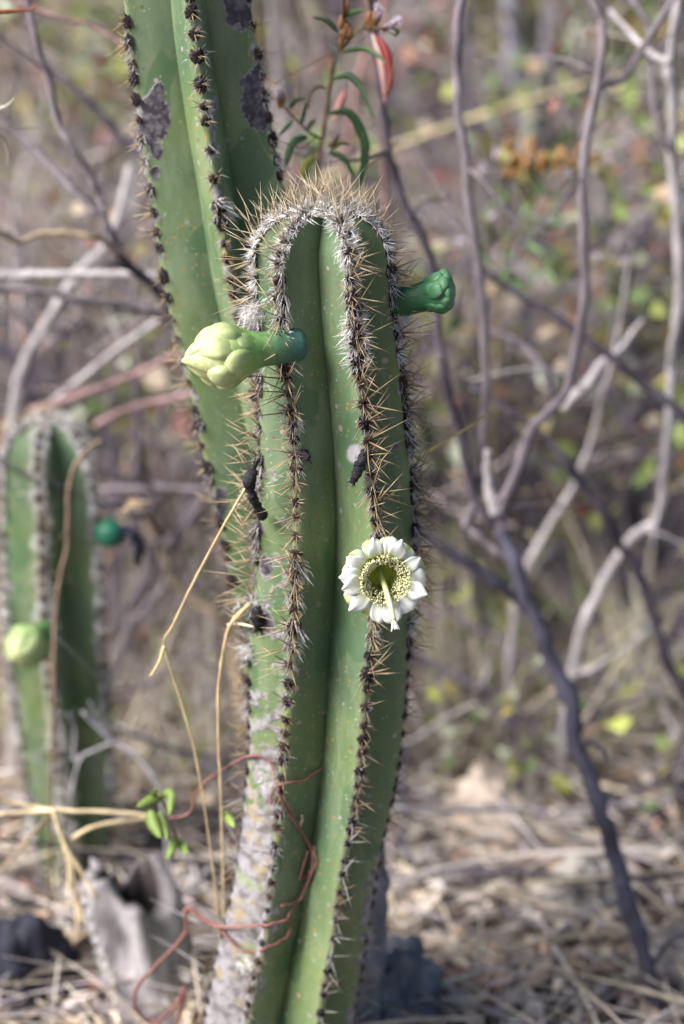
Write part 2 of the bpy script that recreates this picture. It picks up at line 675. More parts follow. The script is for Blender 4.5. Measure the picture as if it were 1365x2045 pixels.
def areoles(S, pick, spacing, vis=118, back_top=240, ymin=-60, ymax=2090, y_top=0):
    """areoles along the ribs that can be seen; pick(y, rib) gives meshes and scale"""
    inv = S.root.matrix_basis.inverted()
    for i, line in enumerate(S.crests):
        a0 = math.degrees(line[len(line) // 2][4])
        a0 = (a0 + 180) % 360 - 180
        hidden = abs(a0) > vis
        # walk along the crest by distance
        acc = random.uniform(0, 1) * .008
        for j in range(1, len(line) - 1):
            p0 = line[j - 1][1]; p1 = line[j][1]
            seg = (p1 - p0).length
            acc += seg
            y = line[j][0]
            sp = spacing * mpp(p1) * (.8 if y < y_top + 60 else 1.0)
            if acc < sp: continue
            acc = random.uniform(-.3, .3) * sp
            if y > ymax or y < ymin: continue
            if hidden and y > y_top + back_top: continue
            t = (line[min(j + 1, len(line) - 1)][1] - line[j - 1][1]).normalized()
            et = line[j][3]
            n = et.cross(t)
            if n.dot(line[j][2]) < 0 and abs(t.z) > .3: n = -n
            if n.z < -.5: n = -n
            r = pick(y, i)
            if r is None: continue
            pm, wm, sm, sc, ssc = r
            base = p1 - n * .0012
            n2 = (n + et * random.uniform(-.12, .12)).normalized()
            m = put(None, base, n2, t)
            o = link('areole', pm, S.root)
            o.matrix_basis = inv @ m @ Matrix.Scale(sc, 4)
            if wm:
                wo_ = link('wool', wm, o)
                wo_.matrix_basis = Matrix.Rotation(random.uniform(-.3, .3), 4, 'Z') @ Matrix.Scale(random.uniform(.8, 1.2), 4)
            if sm:
                s_ = link('spines', sm, o); s_['kind'] = 'stuff'
                s_.matrix_basis = Matrix.Rotation(random.uniform(-.5, .5), 4, 'Z') @ Matrix.Scale(ssc / sc * random.uniform(.85, 1.15), 4)


def ell(x, y, cx, cy, rx, ry):
    return max(0., 1 - sqrt(((x - cx) / rx) ** 2 + ((y - cy) / ry) ** 2))


def pix(p):
    d = p - CAM
    z = d.dot(FWD)
    return W / 2 + F * d.x / z, H / 2 - F * d.dot(UP) / z


# ---- the flowering column in front
MAIN_TAB = [(380, 650, 138, -8), (450, 648, 138, -8), (500, 645, 138, -8), (600, 649, 141, -7), (700, 656, 144, -6), (800, 663, 147, -4),
            (900, 668, 152, -2), (1000, 670, 157, 0), (1100, 669, 158, 0), (1200, 664, 159, 0), (1300, 657, 160, -1), (1400, 653, 158, -2),
            (1500, 648, 153, -3), (1600, 635, 147, -3), (1700, 617, 142, -2), (1800, 600, 143, 0), (1900, 580, 145, 0), (2000, 560, 148, 2),
            (2100, 545, 150, 2), (2280, 530, 150, 2)]


def paint_main(y, p, i, tq, cr):
    # rib order from -90: 0 = far left, 1 = left front, 2 = right front, 3 = right
    ck = 0
    left_face = (i == 0 and tq > 0) or (i == 1 and tq <= 0)
    if left_face or (i == 0):
        ck = smooth01((y - 1050) / 800) * .85 + .12 * smooth01((y - 900) / 300)
        if i == 0: ck = max(ck, .12 + .2 * smooth01((y - 600) / 500))
    if cr > .3 and y > 1350 and i in (1, 0):
        ck = max(ck, .4 * smooth01((y - 1350) / 250))
    if i == 3 and cr > .2 and y > 1620:
        ck = max(ck, smooth01((y - 1560) / 260) * (.25 + .6 * cr))
    x, yy = pix(p)
    front = p.y < .02
    sb = 0; sr = 0
    if front:
        for e in ((530, 1140, 26, 60), (528, 1240, 30, 40), (805, 770, 12, 26), (790, 892, 24, 12), (610, 908, 18, 14), (520, 1060, 12, 30)):
            sb = max(sb, ell(x, yy, *e))
        sb *= .8
        for e in ((708, 906, 30, 34), (800, 775, 12, 30)):
            sr = max(sr, ell(x, yy, *e))
    return ck, sb, sr


main_root = empty('cactus', (P(530, 2260, 0).x, 0, 0), 'flowering ribbed cactus column with open white flower and two green buds', 'cactus')
bpy.context.view_layer.update()
# children are built in world coordinates: keep the root at its base and shift the meshes by the inverse


def world_child(o):
    o.matrix_basis = o.parent.matrix_basis.inverted() @ o.matrix_basis
    return o


MAIN = make_stem(main_root, MAIN_TAB, 0.0, 6, 410, 112, offs=-90, seed=3, lean=.016, paint=paint_main)
world_child(MAIN.obj)
random.seed(21)


def pick_main(y, i):
    pm = random.choice(pads)
    s = random.uniform(.8, 1.15)
    if y < 520:
        return pm, random.choice(wool_white), random.choice(sp_top), s * 1.1, random.uniform(.9, 1.2)
    if y < 700:
        return pm, random.choice(wool_white if random.random() < .45 else wool_mid), random.choice(sp_top if random.random() < .35 else sp_mid), s * 1.3, random.uniform(.8, 1.1)
    if y < 1300:
        wm = random.choice(wool_mid if random.random() < .55 else wool_grey)
        if random.random() < .07: wm = random.choice(wool_white)
        return pm, wm, random.choice(sp_mid), s * random.choice((.8, 1.05, 1.35)), random.uniform(.75, 1.1)
    k = smooth01((y - 1300) / 400)
    sm = random.choice(sp_gry if random.random() < (.45 + .3 * (i == 2)) * k else sp_low)
    wm = random.choice(wool_grey) if random.random() < .75 else None
    return pm, wm, sm, s * (.95 - .15 * k), random.uniform(.75, 1.05)


areoles(MAIN, pick_main, 28, back_top=120, y_top=410)

# ---- the tall column leaning behind
TALL_TAB = [(-300, 345, 122, 8), (0, 371, 131, 8), (200, 400, 138, 6), (350, 428, 140, 4), (560, 462, 142, 4), (760, 508, 138, 4), (880, 532, 137, 4),
            (1000, 558, 133, 4), (1100, 575, 130, 4), (1200, 588, 128, 4), (1300, 598, 122, 4), (1500, 605, 112, 4), (1750, 610, 100, 4), (2120, 612, 95, 4)]


def paint_tall(y, p, i, tq, cr):
    x, yy = pix(p)
    sb = sr = 0; ck = 0
    if p.y < .17:
        for e in ((306, 238, 50, 82), (316, 185, 26, 36), (312, 300, 20, 30), (308, 345, 18, 18), (516, 195, 50, 110), (488, 10, 62, 66), (438, 1010, 22, 56), (520, 90, 20, 60)):
            sb = max(sb, ell(x, yy, *e))
        sb *= 1.1
        for e in ((424, 240, 30, 120), (400, 200, 14, 30)):
            ck = max(ck, .9 * ell(x, yy, *e))
    if cr > .4: ck = max(ck, .34)
    return ck, sb, sr


tall_root = empty('cactus', (P(612, 2110, .15).x, .15, 0), 'tall leaning cactus column with dark scabs, its top out of view', 'cactus')
TALL = make_stem(tall_root, TALL_TAB, 0.15, 5, -290, 110, offs=-72, valley=.44, wfac=.07, seed=11, step=14., paint=paint_tall, notch=.02)
world_child(TALL.obj)


def pick_tall(y, i):
    pm = random.choice(pads)
    wm = random.choice(wool_mid if random.random() < .3 else wool_grey) if random.random() < .75 else None
    sm = random.choice(sp_tal) if (y < 420 or random.random() < .75) else random.choice(sp_low)
    return pm, wm, sm, random.uniform(.8, 1.35), random.uniform(.65, 1.0)


areoles(TALL, pick_tall, 36, vis=100, back_top=-100, ymin=-80, ymax=1420, y_top=-290)

# ---- the short column further back on the left
LEFT_TAB = [(800, 95, 92, -10), (900, 99, 92, -10), (1000, 107, 97, -9), (1100, 110, 100, -8), (1300, 120, 103, -7), (1500, 138, 95, -6), (1650, 148, 82, -5), (1790, 150, 66, -5)]
left_root = empty('cactus', (P(150, 1780, .45).x, .45, 0), 'short blurred cactus column with a round green fruit and pale bud', 'cactus')
LEFT = make_stem(left_root, LEFT_TAB, 0.45, 5, 836, 95, offs=-72, valley=.5, wfac=.09, seed=23, step=14.,
                 paint=lambda y, p, i, tq, cr: ((.45 if cr > .3 else .2 * smooth01((y - 1200) / 300)), 0, 0))
world_child(LEFT.obj)


def pick_left(y, i):
    return (random.choice(pads), random.choice(wool_white if y < 950 or random.random() < .4 else wool_mid), random.choice(sp_top if y < 950 else sp_mid),
            random.uniform(1.0, 1.3), random.uniform(.6, .85))


areoles(LEFT, pick_left, 24, vis=110, back_top=60, y_top=836)


def hit(S, px, py):
    d = (RIGHT * ((px - W / 2) / F) + UP * ((H / 2 - py) / F) + FWD).normalized()
    h = S.bvh.ray_cast(CAM, d)
    return h[0]


# ------------------------------------------------------------------ flower, buds, dried flowers
def frame(axis, upv=Vector((0, 0, 1)), at=Vector((0, 0, 0))):
    z = axis.normalized()
    x = upv.cross(z).normalized()
    y = z.cross(x)
    m = Matrix((x, y, z)).transposed().to_4x4()
    m.translation = at
    return m


def part_at(o, root, m):
    o.matrix_basis = root.matrix_basis.inverted() @ m


def make_flower(root, at, axis):
    random.seed(5)
    green = (.20, .33, .08); yel = (.50, .52, .05)
    mb = MB()
    mb.lathe([(-.062, .010), (-.056, .0125), (-.045, .0105), (-.032, .0115), (-.018, .014), (-.009, .0185), (-.0055, .0192), (-.005, .0185),
              (-.009, .0168), (-.014, .0140), (-.019, .0105), (-.023, .006), (-.024, .0002)],
             [green] * 5 + [mix(green, (.6, .65, .4), .5)] * 2 + [(.76, .78, .45), (.72, .75, .25), (.66, .68, .10), (.70, .70, .10), (.66, .66, .08), (.62, .62, .08)], 28)
    fl = mb.build('flower', M_petal, root)
    fl['label'] = 'open white flower with yellow-green throat'
    part_at(fl, root, frame(axis, at=at) @ Matrix.Scale(1.12, 4))
    white = (.83, .84, .80); tipg = (.44, .50, .09); cream = (.78, .80, .50)

    def petal(a, length, wmax, r0, lift, curl, pointed, gfac, asym, zoff=0.):
        mb = MB()
        NS, NU = 10, 7
        vs = []; cs = []; fs = []
        r, z = r0, -.0055 + zoff
        ang = lift
        prev = 0
        for i in range(NS):
            s = i / (NS - 1)
            if i:
                r += length / (NS - 1) * cos(ang); z += length / (NS - 1) * sin(ang)
            ang = lift - curl * s ** 1.3
            if pointed:
                wd = wmax * (.62 + .38 * sin(pi * min(1, s * 1.15))) * (1 if s < .5 else max(0.02, 1 - ((s - .5) / .5) ** 1.9))
            else:
                wd = wmax * (.66 + .34 * smooth01(s * 1.6)) * (1 if s < .62 else sqrt(max(.004, 1 - ((s - .62) / .385) ** 2)))
            for k in range(NU):
                u = (k / (NU - 1)) * 2 - 1
                x = u * wd
                zz = z - .0016 * (1 - u * u) * (1 - s) + .0012 * (1 - u * u) * s + .0007 * sin(u * 4 + a * 7) * s
                px = r * cos(a) - (x + asym * s * s) * sin(a)
                py = r * sin(a) + (x + asym * s * s) * cos(a)
                vs.append((px, py, zz))
                c = mix(cream, white, smooth01(s * 2.2))
                c = mix(c, tipg, gfac * smooth01((s - .40) / .4) * (.35 + .65 * (1 - abs(u) * .5)))
                cs.append(c)
        for i in range(NS - 1):
            for k in range(NU - 1):
                fs.append((i * NU + k, i * NU + k + 1, (i + 1) * NU + k + 1, (i + 1) * NU + k))
        mb.add(vs, fs, cs)
        o = mb.build('petal', M_petal, fl)
        so_ = o.modifiers.new('thick', 'SOLIDIFY'); so_.thickness = .0008; so_.offset = 0
        return o

    no_, ni = 11, 13
    for i in range(no_):
        a = 2 * pi * (i + .3 + random.uniform(-.18, .18)) / no_
        petal(a, random.uniform(.0135, .0165), random.uniform(.0068, .0080), .0168, .25, random.uniform(.9, 1.5), False, random.uniform(.4, 1.0), 0)
    for i in range(ni):
        a = 2 * pi * (i + random.uniform(-.34, .34)) / ni
        pt = random.random() < .62
        petal(a, random.uniform(.0150, .0195), random.uniform(.0054, .0080), .0160, random.uniform(.45, .7), random.uniform(.9, 1.5), pt, random.uniform(0, .16), random.uniform(-.003, .003), random.uniform(.0, .0022))
    # stamens: many fine filaments tipped with anthers
    mb = MB()
    for k in range(620):
        a = random.uniform(0, 2 * pi)
        lvl = random.random() ** .8
        rb = .0080 + .0095 * lvl
        zb = -.021 + .016 * lvl
        re = .0098 + .0082 * lvl + random.uniform(-.0008, .0008)
        ze = -.006 + .0085 * lvl + random.uniform(-.001, .001)
        b = Vector((rb * cos(a), rb * sin(a), zb)); a2 = a + random.uniform(-.06, .06)
        e = Vector((re * cos(a2), re * sin(a2), ze))
        mb.tube([b, (b + e) / 2 + Vector((0, 0, .001)), e], [.00022, .0002, .00018], 3, (.66, .70, .28), cap=False)
        q = .00075
        vs = [e + Vector(v) * q for v in ((1, 0, 0), (-1, 0, 0), (0, 1, 0), (0, -1, 0), (0, 0, 1.3), (0, 0, -1.3))]
        mb.add(vs, [(0, 2, 4), (2, 1, 4), (1, 3, 4), (3, 0, 4), (2, 0, 5), (1, 2, 5), (3, 1, 5), (0, 3, 5)], (.82, .80, .50))
    st_ = mb.build('stamens', M_petal, fl); st_['kind'] = 'stuff'
    # style and its stigma
    mb = MB()
    pts = catmull([(0, .003, -.023), (0, -.001, -.014), (.0012, -.0085, -.002), (.0028, -.018, .007), (.0040, -.0265, .0105)], 5)
    mb.tube(pts, [.0021 - .0003 * i / len(pts) for i in range(len(pts))], 10, [mix((.55, .62, .12), (.80, .82, .50), i / len(pts) * 1.4) for i in range(len(pts))])
    sty = mb.build('style', M_petal, fl)
    mb = MB()
    e = Vector(pts[-1]); dn = (e - Vector(pts[-3])).normalized()
    ox = dn.orthogonal().normalized(); oy = dn.cross(ox)
    for k in range(9):
        a = 2 * pi * k / 9
        d = (dn * 1.0 + (ox * cos(a) + oy * sin(a)) * .42).normalized()
        L_ = random.uniform(.0055, .0085)
        mb.tube([e - dn * .001, e + d * L_ * .5, e + d * L_ * .8 + dn * .0008, e + d * L_], [.0009, .0009, .0007, .0003], 5, (.84, .85, .66))
    mb.build('stigma', M_petal, fl)
    return fl


fh = hit(MAIN, 742, 1150)
c_fl = P(768, 1158, fh.y - .052)
ax = (CAM - c_fl).normalized() + Vector((.17, 0, -.27))
make_flower(main_root, c_fl, ax)


def make_bud(root, at, axis, prof, cols, scales, roll=0., bend=0.0, name='flower_bud', label=None, seed=1):
    """fleshy bud: lathed body (rows along, radius in metres), overlapping rounded scales as sub-parts"""
    random.seed(seed)
    mb = MB()
    L_ = prof[-1][0]

    def rad(z):
        return max(.0002, interp(prof, z)[0])

    def colr(t):
        for i in range(len(cols) - 1):
            if t <= cols[i + 1][0]:
                return mix(cols[i][1], cols[i + 1][1], (t - cols[i][0]) / (cols[i + 1][0] - cols[i][0]))
        return cols[-1][1]

    def bendp(p):
        return Vector((p[0], p[1] + bend * (max(p[2], 0) / L_) ** 2, p[2]))
    N = 26
    z_0 = prof[0][0]
    zs = [z_0 + (L_ - z_0) * (i / N) ** 1.25 for i in range(N + 1)]
    vs = []; fs = []; cs = []
    seg = 24
    for z in zs:
        r = rad(z)
        for k in range(seg):
            a = 2 * pi * k / seg
            rr = r * (1 + .025 * sin(5 * a + 1) * sin(pi * z / L_)) * (1 + .03 * noise.noise((cos(a), sin(a), z * 60)))
            vs.append(bendp((rr * cos(a), rr * sin(a), z)))
            cs.append(colr(z / L_))
    for i in range(N):
        for k in range(seg):
            k2 = (k + 1) % seg
            fs.append((i * seg + k, i * seg + k2, (i + 1) * seg + k2, (i + 1) * seg + k))
    fs.append(tuple(reversed(range(seg)))); fs.append(tuple(N * seg + k for k in range(seg)))
    mb.add(vs, fs, cs)
    o = mb.build(name, M_bud, root)
    if label: o['label'] = label
    part_at(o, root, frame(axis, at=at) @ Matrix.Rotation(roll, 4, 'Z'))
    for (z0, z1, phi, hw, h, ctint) in scales:
        mb = MB()
        NS, NU = 11, 9
        vs = []; fs = []; cs = []
        for i in range(NS):
            s = i / (NS - 1)
            z = z0 + (z1 - z0) * s
            wd = hw * (.75 + .25 * smooth01(s * 2)) * (1 if s < .5 else sqrt(max(.002, 1 - ((s - .5) / .503) ** 2)))
            for k in range(NU):
                u = (k / (NU - 1)) * 2 - 1
                a = phi + u * wd
                edge = sqrt(max(0, 1 - abs(u) ** 5))
                off = h * smooth01(s * 1.5) * edge * (1 if s < .84 else sqrt(max(0, 1 - ((s - .84) / .16) ** 2))) - .0009
                rr = rad(z) + off
                vs.append(bendp((rr * cos(a), rr * sin(a), z)))
                cs.append(mix(colr(z / L_), ctint, .55 * smooth01((s - .35) / .6)))
        for i in range(NS - 1):
            for k in range(NU - 1):
                fs.append((i * NU + k, i * NU + k + 1, (i + 1) * NU + k + 1, (i + 1) * NU + k))
        mb.add(vs, fs, cs)
        mb.build('bud_scale', M_bud, o)
    return o


u = .000405
# left bud
hb = hit(MAIN, 584, 690)
at = hb + Vector((.006, .004, 0))
ax = Vector((-.93, -.36, -.035))
s3 = 1 / .93
prof = [(-.004, .002), (-.0035, .006), (-.002, .0105)] + [(z * u * s3, r * u) for z, r in ((4, 32), (40, 35), (74, 34), (92, 39), (120, 52), (148, 57), (174, 49), (196, 29), (212, 13), (225, 3))]
LB = prof[-1][0]
blue, gre, lime, cream = (.040, .105, .080), (.095, .185, .07), (.27, .36, .13), (.46, .49, .24)
scl = []
random.seed(9)
for row, (z0, z1, n, ph, hw, h) in enumerate(((.34, .62, 4, .2, .48, .0022), (.42, .75, 5, .75, .50, .0046), (.58, .87, 5, .2, .51, .0052), (.74, .97, 4, .9, .60, .0046))):
    for k in range(n):
        tint = mix(cream, (.22, .34, .20), random.uniform(0, .75 if row < 3 else .95) if random.random() < .5 else 0)
        j = random.uniform(-.025, .025)
        scl.append(((z0 + j) * LB, (z1 + j) * LB if row < 3 else z1 * LB, ph + 2 * pi * k / n + random.uniform(-.1, .1), hw, h * random.uniform(.8, 1.2), tint))
make_bud(main_root, at, ax, prof, [(0, (.04, .12, .10)), (.10, blue), (.30, gre), (.45, (.17, .32, .09)), (.6, lime), (.8, cream), (1, (.50, .52, .22))], scl, roll=.5, label='pale green swelling bud with cream tip', seed=4)

# right bud, small and dark green
hb = hit(MAIN, 788, 606)
at = hb + Vector((-.002, .004, -.001))
ax = Vector((.95, -.12, .19))
prof = [(-.003, .002), (-.0025, .006)] + [(z * u, r * u) for z, r in ((5, 29), (35, 29), (58, 29), (78, 34), (100, 38), (118, 33), (128, 20), (132, 5))]
LB = prof[-1][0]
scl = []
random.seed(12)
dk, md = (.022, .090, .038), (.045, .14, .062)
for row, (z0, z1, n, ph, hw, h) in enumerate(((.42, .72, 5, .4, .44, .0020), (.52, .86, 6, .95, .46, .0032), (.70, .96, 5, .3, .52, .0036), (.82, .995, 3, .6, .9, .0026))):
    for k in range(n):
        scl.append((z0 * LB, z1 * LB, ph + 2 * pi * k / n + random.uniform(-.1, .1), hw, h * random.uniform(.8, 1.2), mix(md, (.10, .25, .13), random.random())))
make_bud(main_root, at, ax, prof, [(0, (.02, .075, .025)), (.3, dk), (.55, dk), (.75, md), (1, (.075, .17, .085))], scl, roll=.9, bend=.012, label='small dark green closed bud', seed=6)


def shrivelled(root, pts, rads, label=None, name='dried_flower', c=(.016, .014, .020)):
    mb = MB()
    q = catmull([tuple(p) + (r,) for p, r in zip(pts, rads)], 7)
    P3 = [Vector(a[:3]) + Vector((noise.noise((i * .5, 1, 2)), noise.noise((i * .5, 5, 2)), noise.noise((i * .5, 9, 2)))) * a[3] * .35 for i, a in enumerate(q)]
    mb.tube(P3, [a[3] * (1 + .25 * noise.noise((i * .9, 3.3, 0))) for i, a in enumerate(q)], 12, [mix(c, (.10, .09, .10), max(0, noise.noise((i * .6, 0, 8.)))) for i in range(len(q))], rough=.5)
    # ragged tip
    e = P3[0]; d = (P3[0] - P3[3]).normalized()
    for k in range(7):
        v = (d + Vector((random.gauss(0, .35), random.gauss(0, .35), random.gauss(0, .35)))).normalized()
        mb.tube([e - d * rads[0] * .6, e + v * rads[0] * 1.2, e + v * rads[0] * 2.3], [rads[0] * .35, rads[0] * .25, rads[0] * .05], 4, c)
    o = mb.build(name, M_dry, root)
    if label: o['label'] = label
    world_child(o)
    return o


random.seed(31)
shrivelled(main_root, [P(505, 936, -.035), P(499, 962, -.038), P(503, 990, -.036), P(514, 1012, -.03), P(524, 1030, -.015)],
           [.0042, .0044, .0036, .0035, .0042], 'black shrivelled flower remnant')
h0 = hit(MAIN, 716, 912)
shrivelled(main_root, [h0 + Vector((-.004, -.010, -.016)), h0 + Vector((-.001, -.011, -.008)), h0 + Vector((.003, -.007, .001)), h0 + Vector((.006, .001, .006))],
           [.003, .0042, .0040, .0030], 'black dried flower stub over a pale scar')
h0 = hit(MAIN, 606, 908)
if h0:
    shrivelled(main_root, [h0 + Vector((.004, -.003, -.003)), h0 + Vector((0, -.002, 0)), h0 + Vector((-.008, 0, .003))], [.002, .0042, .003], 'dark withered bract on the rib', 'withered_bract', (.05, .036, .04))
h0 = hit(MAIN, 516, 1230)
if h0:
    shrivelled(main_root, [h0 + Vector((0, -.001, -.008)), h0 + Vector((0, -.002, 0)), h0 + Vector((-.002, -.001, .008))], [.004, .0055, .003], 'black rotted hollow on the rib', 'rotted_areole', (.008, .007, .008))


def fluff(root, p, n, ln, spread, d0, c=(.85, .83, .82), name='wool_tuft'):
    mb = MB()
    for _ in range(n):
        q = Vector(p) + Vector((random.gauss(0, spread), random.gauss(0, spread * .5), random.gauss(0, spread)))
        d = Vector(d0) + Vector((random.gauss(0, .45), random.gauss(0, .45), random.gauss(0, .45)))
        hair(mb, q, d, ln * random.uniform(.5, 1.2), .00028, shade(c, random.uniform(.8, 1.1)), .6)
    o = mb.build(name, M_wool, root)
    world_child(o)


for px, py, n, ln, sp, d0 in ((515, 622, 420, .013, .0055, (-.8, -.4, -.3)), (812, 640, 320, .014, .005, (1, -.2, .1)), (512, 1205, 200, .008, .005, (-.5, -.5, 0)),
                              (497, 1300, 160, .010, .004, (-1, -.3, .2)), (545, 1560, 180, .009, .006, (-.5, -.6, 0)), (500, 985, 160, .009, .005, (-.6, -.5, 0)),
                              (492, 1925, 140, .010, .005, (.6, -.5, -.2)), (515, 700, 160, .009, .006, (-.7, -.4, 0))):
    h0 = hit(MAIN, px, py)
    k = 0
    while h0 is None and k < 12:
        k += 1
        h0 = hit(MAIN, px + (4 * k if px < 650 else -4 * k), py)
    if h0:
        fluff(main_root, h0, n, ln, sp, d0)

# fruit and bud of the short column
h0 = hit(LEFT, 196, 1062) or P(200, 1062, .42)
k4 = mpp(h0)
at = h0 + Vector((-.004, 0, 0))
prof = [(0, .006), (4 * k4, 17 * k4), (18 * k4, 27 * k4), (34 * k4, 29 * k4), (48 * k4, 23 * k4), (58 * k4, 11 * k4), (60 * k4, 4 * k4)]
make_bud(left_root, at, Vector((.95, -.28, 0)), prof, [(0, (.008, .075, .035)), (.6, (.010, .10, .06)), (1, (.02, .12, .09))], [], name='fruit', label='round green fruit with a dried black flower hanging', seed=3)
shrivelled(left_root, [P(275, 1118, .41), P(276, 1090, .405), P(264, 1066, .405), P(250, 1056, .41), P(236, 1060, .42)], [.004, .0055, .005, .005, .005], 'black dried flower hanging off the fruit', c=(.006, .007, .02))
h0 = hit(LEFT, 92, 1262)
at = h0 + Vector((0, .004, 0))
prof = [(0, .012), (10 * k4, 26 * k4), (45 * k4, 27 * k4), (70 * k4, 36 * k4), (95 * k4, 41 * k4), (120 * k4, 34 * k4), (140 * k4, 18 * k4), (150 * k4, 3 * k4)]
LB = prof[-1][0]
scl = []
for z0, z1, n, ph in ((.4, .75, 6, 0), (.55, .92, 6, .5), (.75, .99, 5, .2)):
    for k in range(n):
        scl.append((z0 * LB, z1 * LB, ph + 2 * pi * k / n, .5, .0028, mix((.36, .43, .20), (.17, .30, .12), random.random())))
make_bud(left_root, at, Vector((-.28, -.9, .05)), prof, [(0, (.07, .18, .06)), (.5, (.15, .28, .09)), (.8, (.32, .40, .17)), (1, (.42, .44, .22))], scl, label='pale green scaly bud facing forwards', seed=8)


# ------------------------------------------------------------------ bare shrubs and branches traced from the photo
MAUVE = (.20, .168, .185)
PALE = (.42, .385, .39)
DKBR = (.085, .07, .085)
BLUEGR = (.085, .078, .105)
PINK = (.27, .175, .17)
TANB = (.40, .31, .22)


def twig(name, parent, pts, Y0, Y1, w0, w1, c, sides=8, step=5, mat=None, rough=.35, world=True, Ymid=None, knots=True, spurs=None):
    """a branch: photo points, depth from Y0 to Y1, widths in photo pixels"""
    n = len(pts)
    rows = []
    for i, (x, y) in enumerate(pts):
        t = i / (n - 1)
        Yc = Y0 + (Y1 - Y0) * t + (0.012 * noise.noise((x * .01, y * .01, 5.)) if 0 < i < n - 1 else 0)
        p = P(x, y, Yc)
        w = (w0 + (w1 - w0) * t) * .5 * mpp(p)
        rows.append((p.x, p.y, p.z, w))
    q = catmull(rows, step)
    mb = MB()
    pts3 = []; rr = []; cs = []
    sd = random.uniform(0, 99)
    for i, a in enumerate(q):
        w = a[3]
        jit = Vector((noise.noise((i * .45, sd, 0)), noise.noise((i * .45, sd, 7)), noise.noise((i * .45, sd, 13)))) * w * .35
        pts3.append(Vector(a[:3]) + jit)
        kn = 1 + (.45 * max(0, noise.noise((i * .8, sd, 3)) - .15) * 2 if knots else 0)
        rr.append(max(w * kn, .0003))
        cs.append(shade(c, 1 + .35 * noise.noise((i * .35, sd, 21))))
    mb.tube(pts3, rr, sides, cs, rough=rough, seed=sd)
    if spurs is None:
        spurs = max(2, len(q) // 9) if (mat is None and name in ('branch', 'trunk', 'stem', 'wood')) else 0
    for _ in range(spurs):
        # broken stubs and thin side twigs
        i = random.randint(2, len(q) - 2)
        t_ = (pts3[min(i + 1, len(q) - 1)] - pts3[i - 1]).normalized()
        d_ = (t_ * random.uniform(.2, .9) + Vector((random.gauss(0, .7), random.gauss(0, .7), random.gauss(.1, .5)))).normalized()
        l_ = random.choice((random.uniform(.008, .02), random.uniform(.05, .16)))
        r_ = rr[i] * random.uniform(.25, .5)
        pp = [pts3[i]]
        for j in range(4):
            d_ = (d_ + Vector((random.gauss(0, .22), random.gauss(0, .22), random.gauss(0, .22)))).normalized()
            pp.append(pp[-1] + d_ * l_ / 4)
        mb.tube(pp, [r_ * (1 - .17 * j) for j in range(5)], 5, shade(c, random.uniform(.8, 1.2)))
    o = mb.build(name, mat or M_bark, parent)
    if world and parent is not None:
        world_child(o)
    return o


def rooted(name, foot, label, cat, group=None):
    r = empty(name, (foot.x, foot.y, gz(foot.x, foot.y)), label, cat, group)
    return r


random.seed(40)
# shrub with the dark slanting trunk, right
foot = P(1326, 2085, .16)
A = rooted('bare_shrub', foot, 'leafless shrub with thick dark slanting trunk forking beside the white flower', 'shrub')
twig('trunk', A, [(1332, 2110), (1313, 2039), (1286, 1908), (1259, 1818), (1236, 1732), (1205, 1642), (1182, 1570), (1151, 1480), (1137, 1399), (1092, 1300), (1058, 1210), (1022, 1115), (1002, 1060)], .15, .40, 33, 30, BLUEGR, 10)
twig('branch', A, [(1015, 1118), (974, 1089), (937, 1055), (932, 1043), (945, 1010), (959, 940), (966, 857), (970, 753), (966, 650), (960, 573), (947, 481), (934, 388), (927, 296), (914, 222), (912, 148), (914, 40), (930, -40)], .40, .44, 18, 19, MAUVE)
twig('branch', A, [(1005, 1070), (999, 1014), (1032, 940), (1065, 853), (1127, 787), (1152, 687), (1167, 592), (1165, 481), (1163, 370), (1171, 278), (1186, 204), (1197, 130), (1204, 52), (1182, 0), (1160, -50)], .40, .46, 22, 17, MAUVE)
twig('branch', A, [(1190, 180), (1199, 170), (1245, 155), (1293, 81), (1337, 7), (1360, -30)], .45, .47, 15, 13, MAUVE)
twig('branch', A, [(1065, 1230), (1015, 1180), (966, 1147), (903, 1105), (833, 1064), (790, 1040)], .37, .36, 25, 17, BLUEGR)
twig('branch', A, [(1012, 1080), (949, 1002), (941, 981), (928, 907), (908, 836), (887, 753), (875, 671), (868, 560), (845, 480), (800, 390), (776, 300), (762, 200), (745, 60), (740, -40)], .40, .42, 20, 16, DKBR)
twig('branch', A, [(990, 1030), (978, 980), (972, 930), (976, 900)], .40, .41, 26, 16, PALE)

# slender pale stem at the right edge
foot = P(1128, 1560, .62)
B = rooted('bare_shrub', foot, 'slender pale leafless stem with a kink, rising behind the dark trunk', 'shrub')
twig('trunk', B, [(1120, 1640), (1130, 1420), (1148, 1329), (1168, 1238), (1214, 1147), (1247, 1093), (1276, 1064), (1313, 1035), (1326, 960), (1334, 857), (1342, 733), (1350, 650), (1356, 560), (1352, 444), (1341, 315), (1345, 204), (1337, 122), (1356, 0), (1360, -40)], .62, .55, 22, 19, shade(PALE, .85))
twig('branch', B, [(1335, 125), (1290, 100), (1255, 62), (1216, 20)], .55, .6, 15, 9, PALE)
twig('branch', B, [(1341, 300), (1310, 240), (1297, 67), (1267, 7), (1255, -30)], .56, .6, 14, 12, MAUVE)

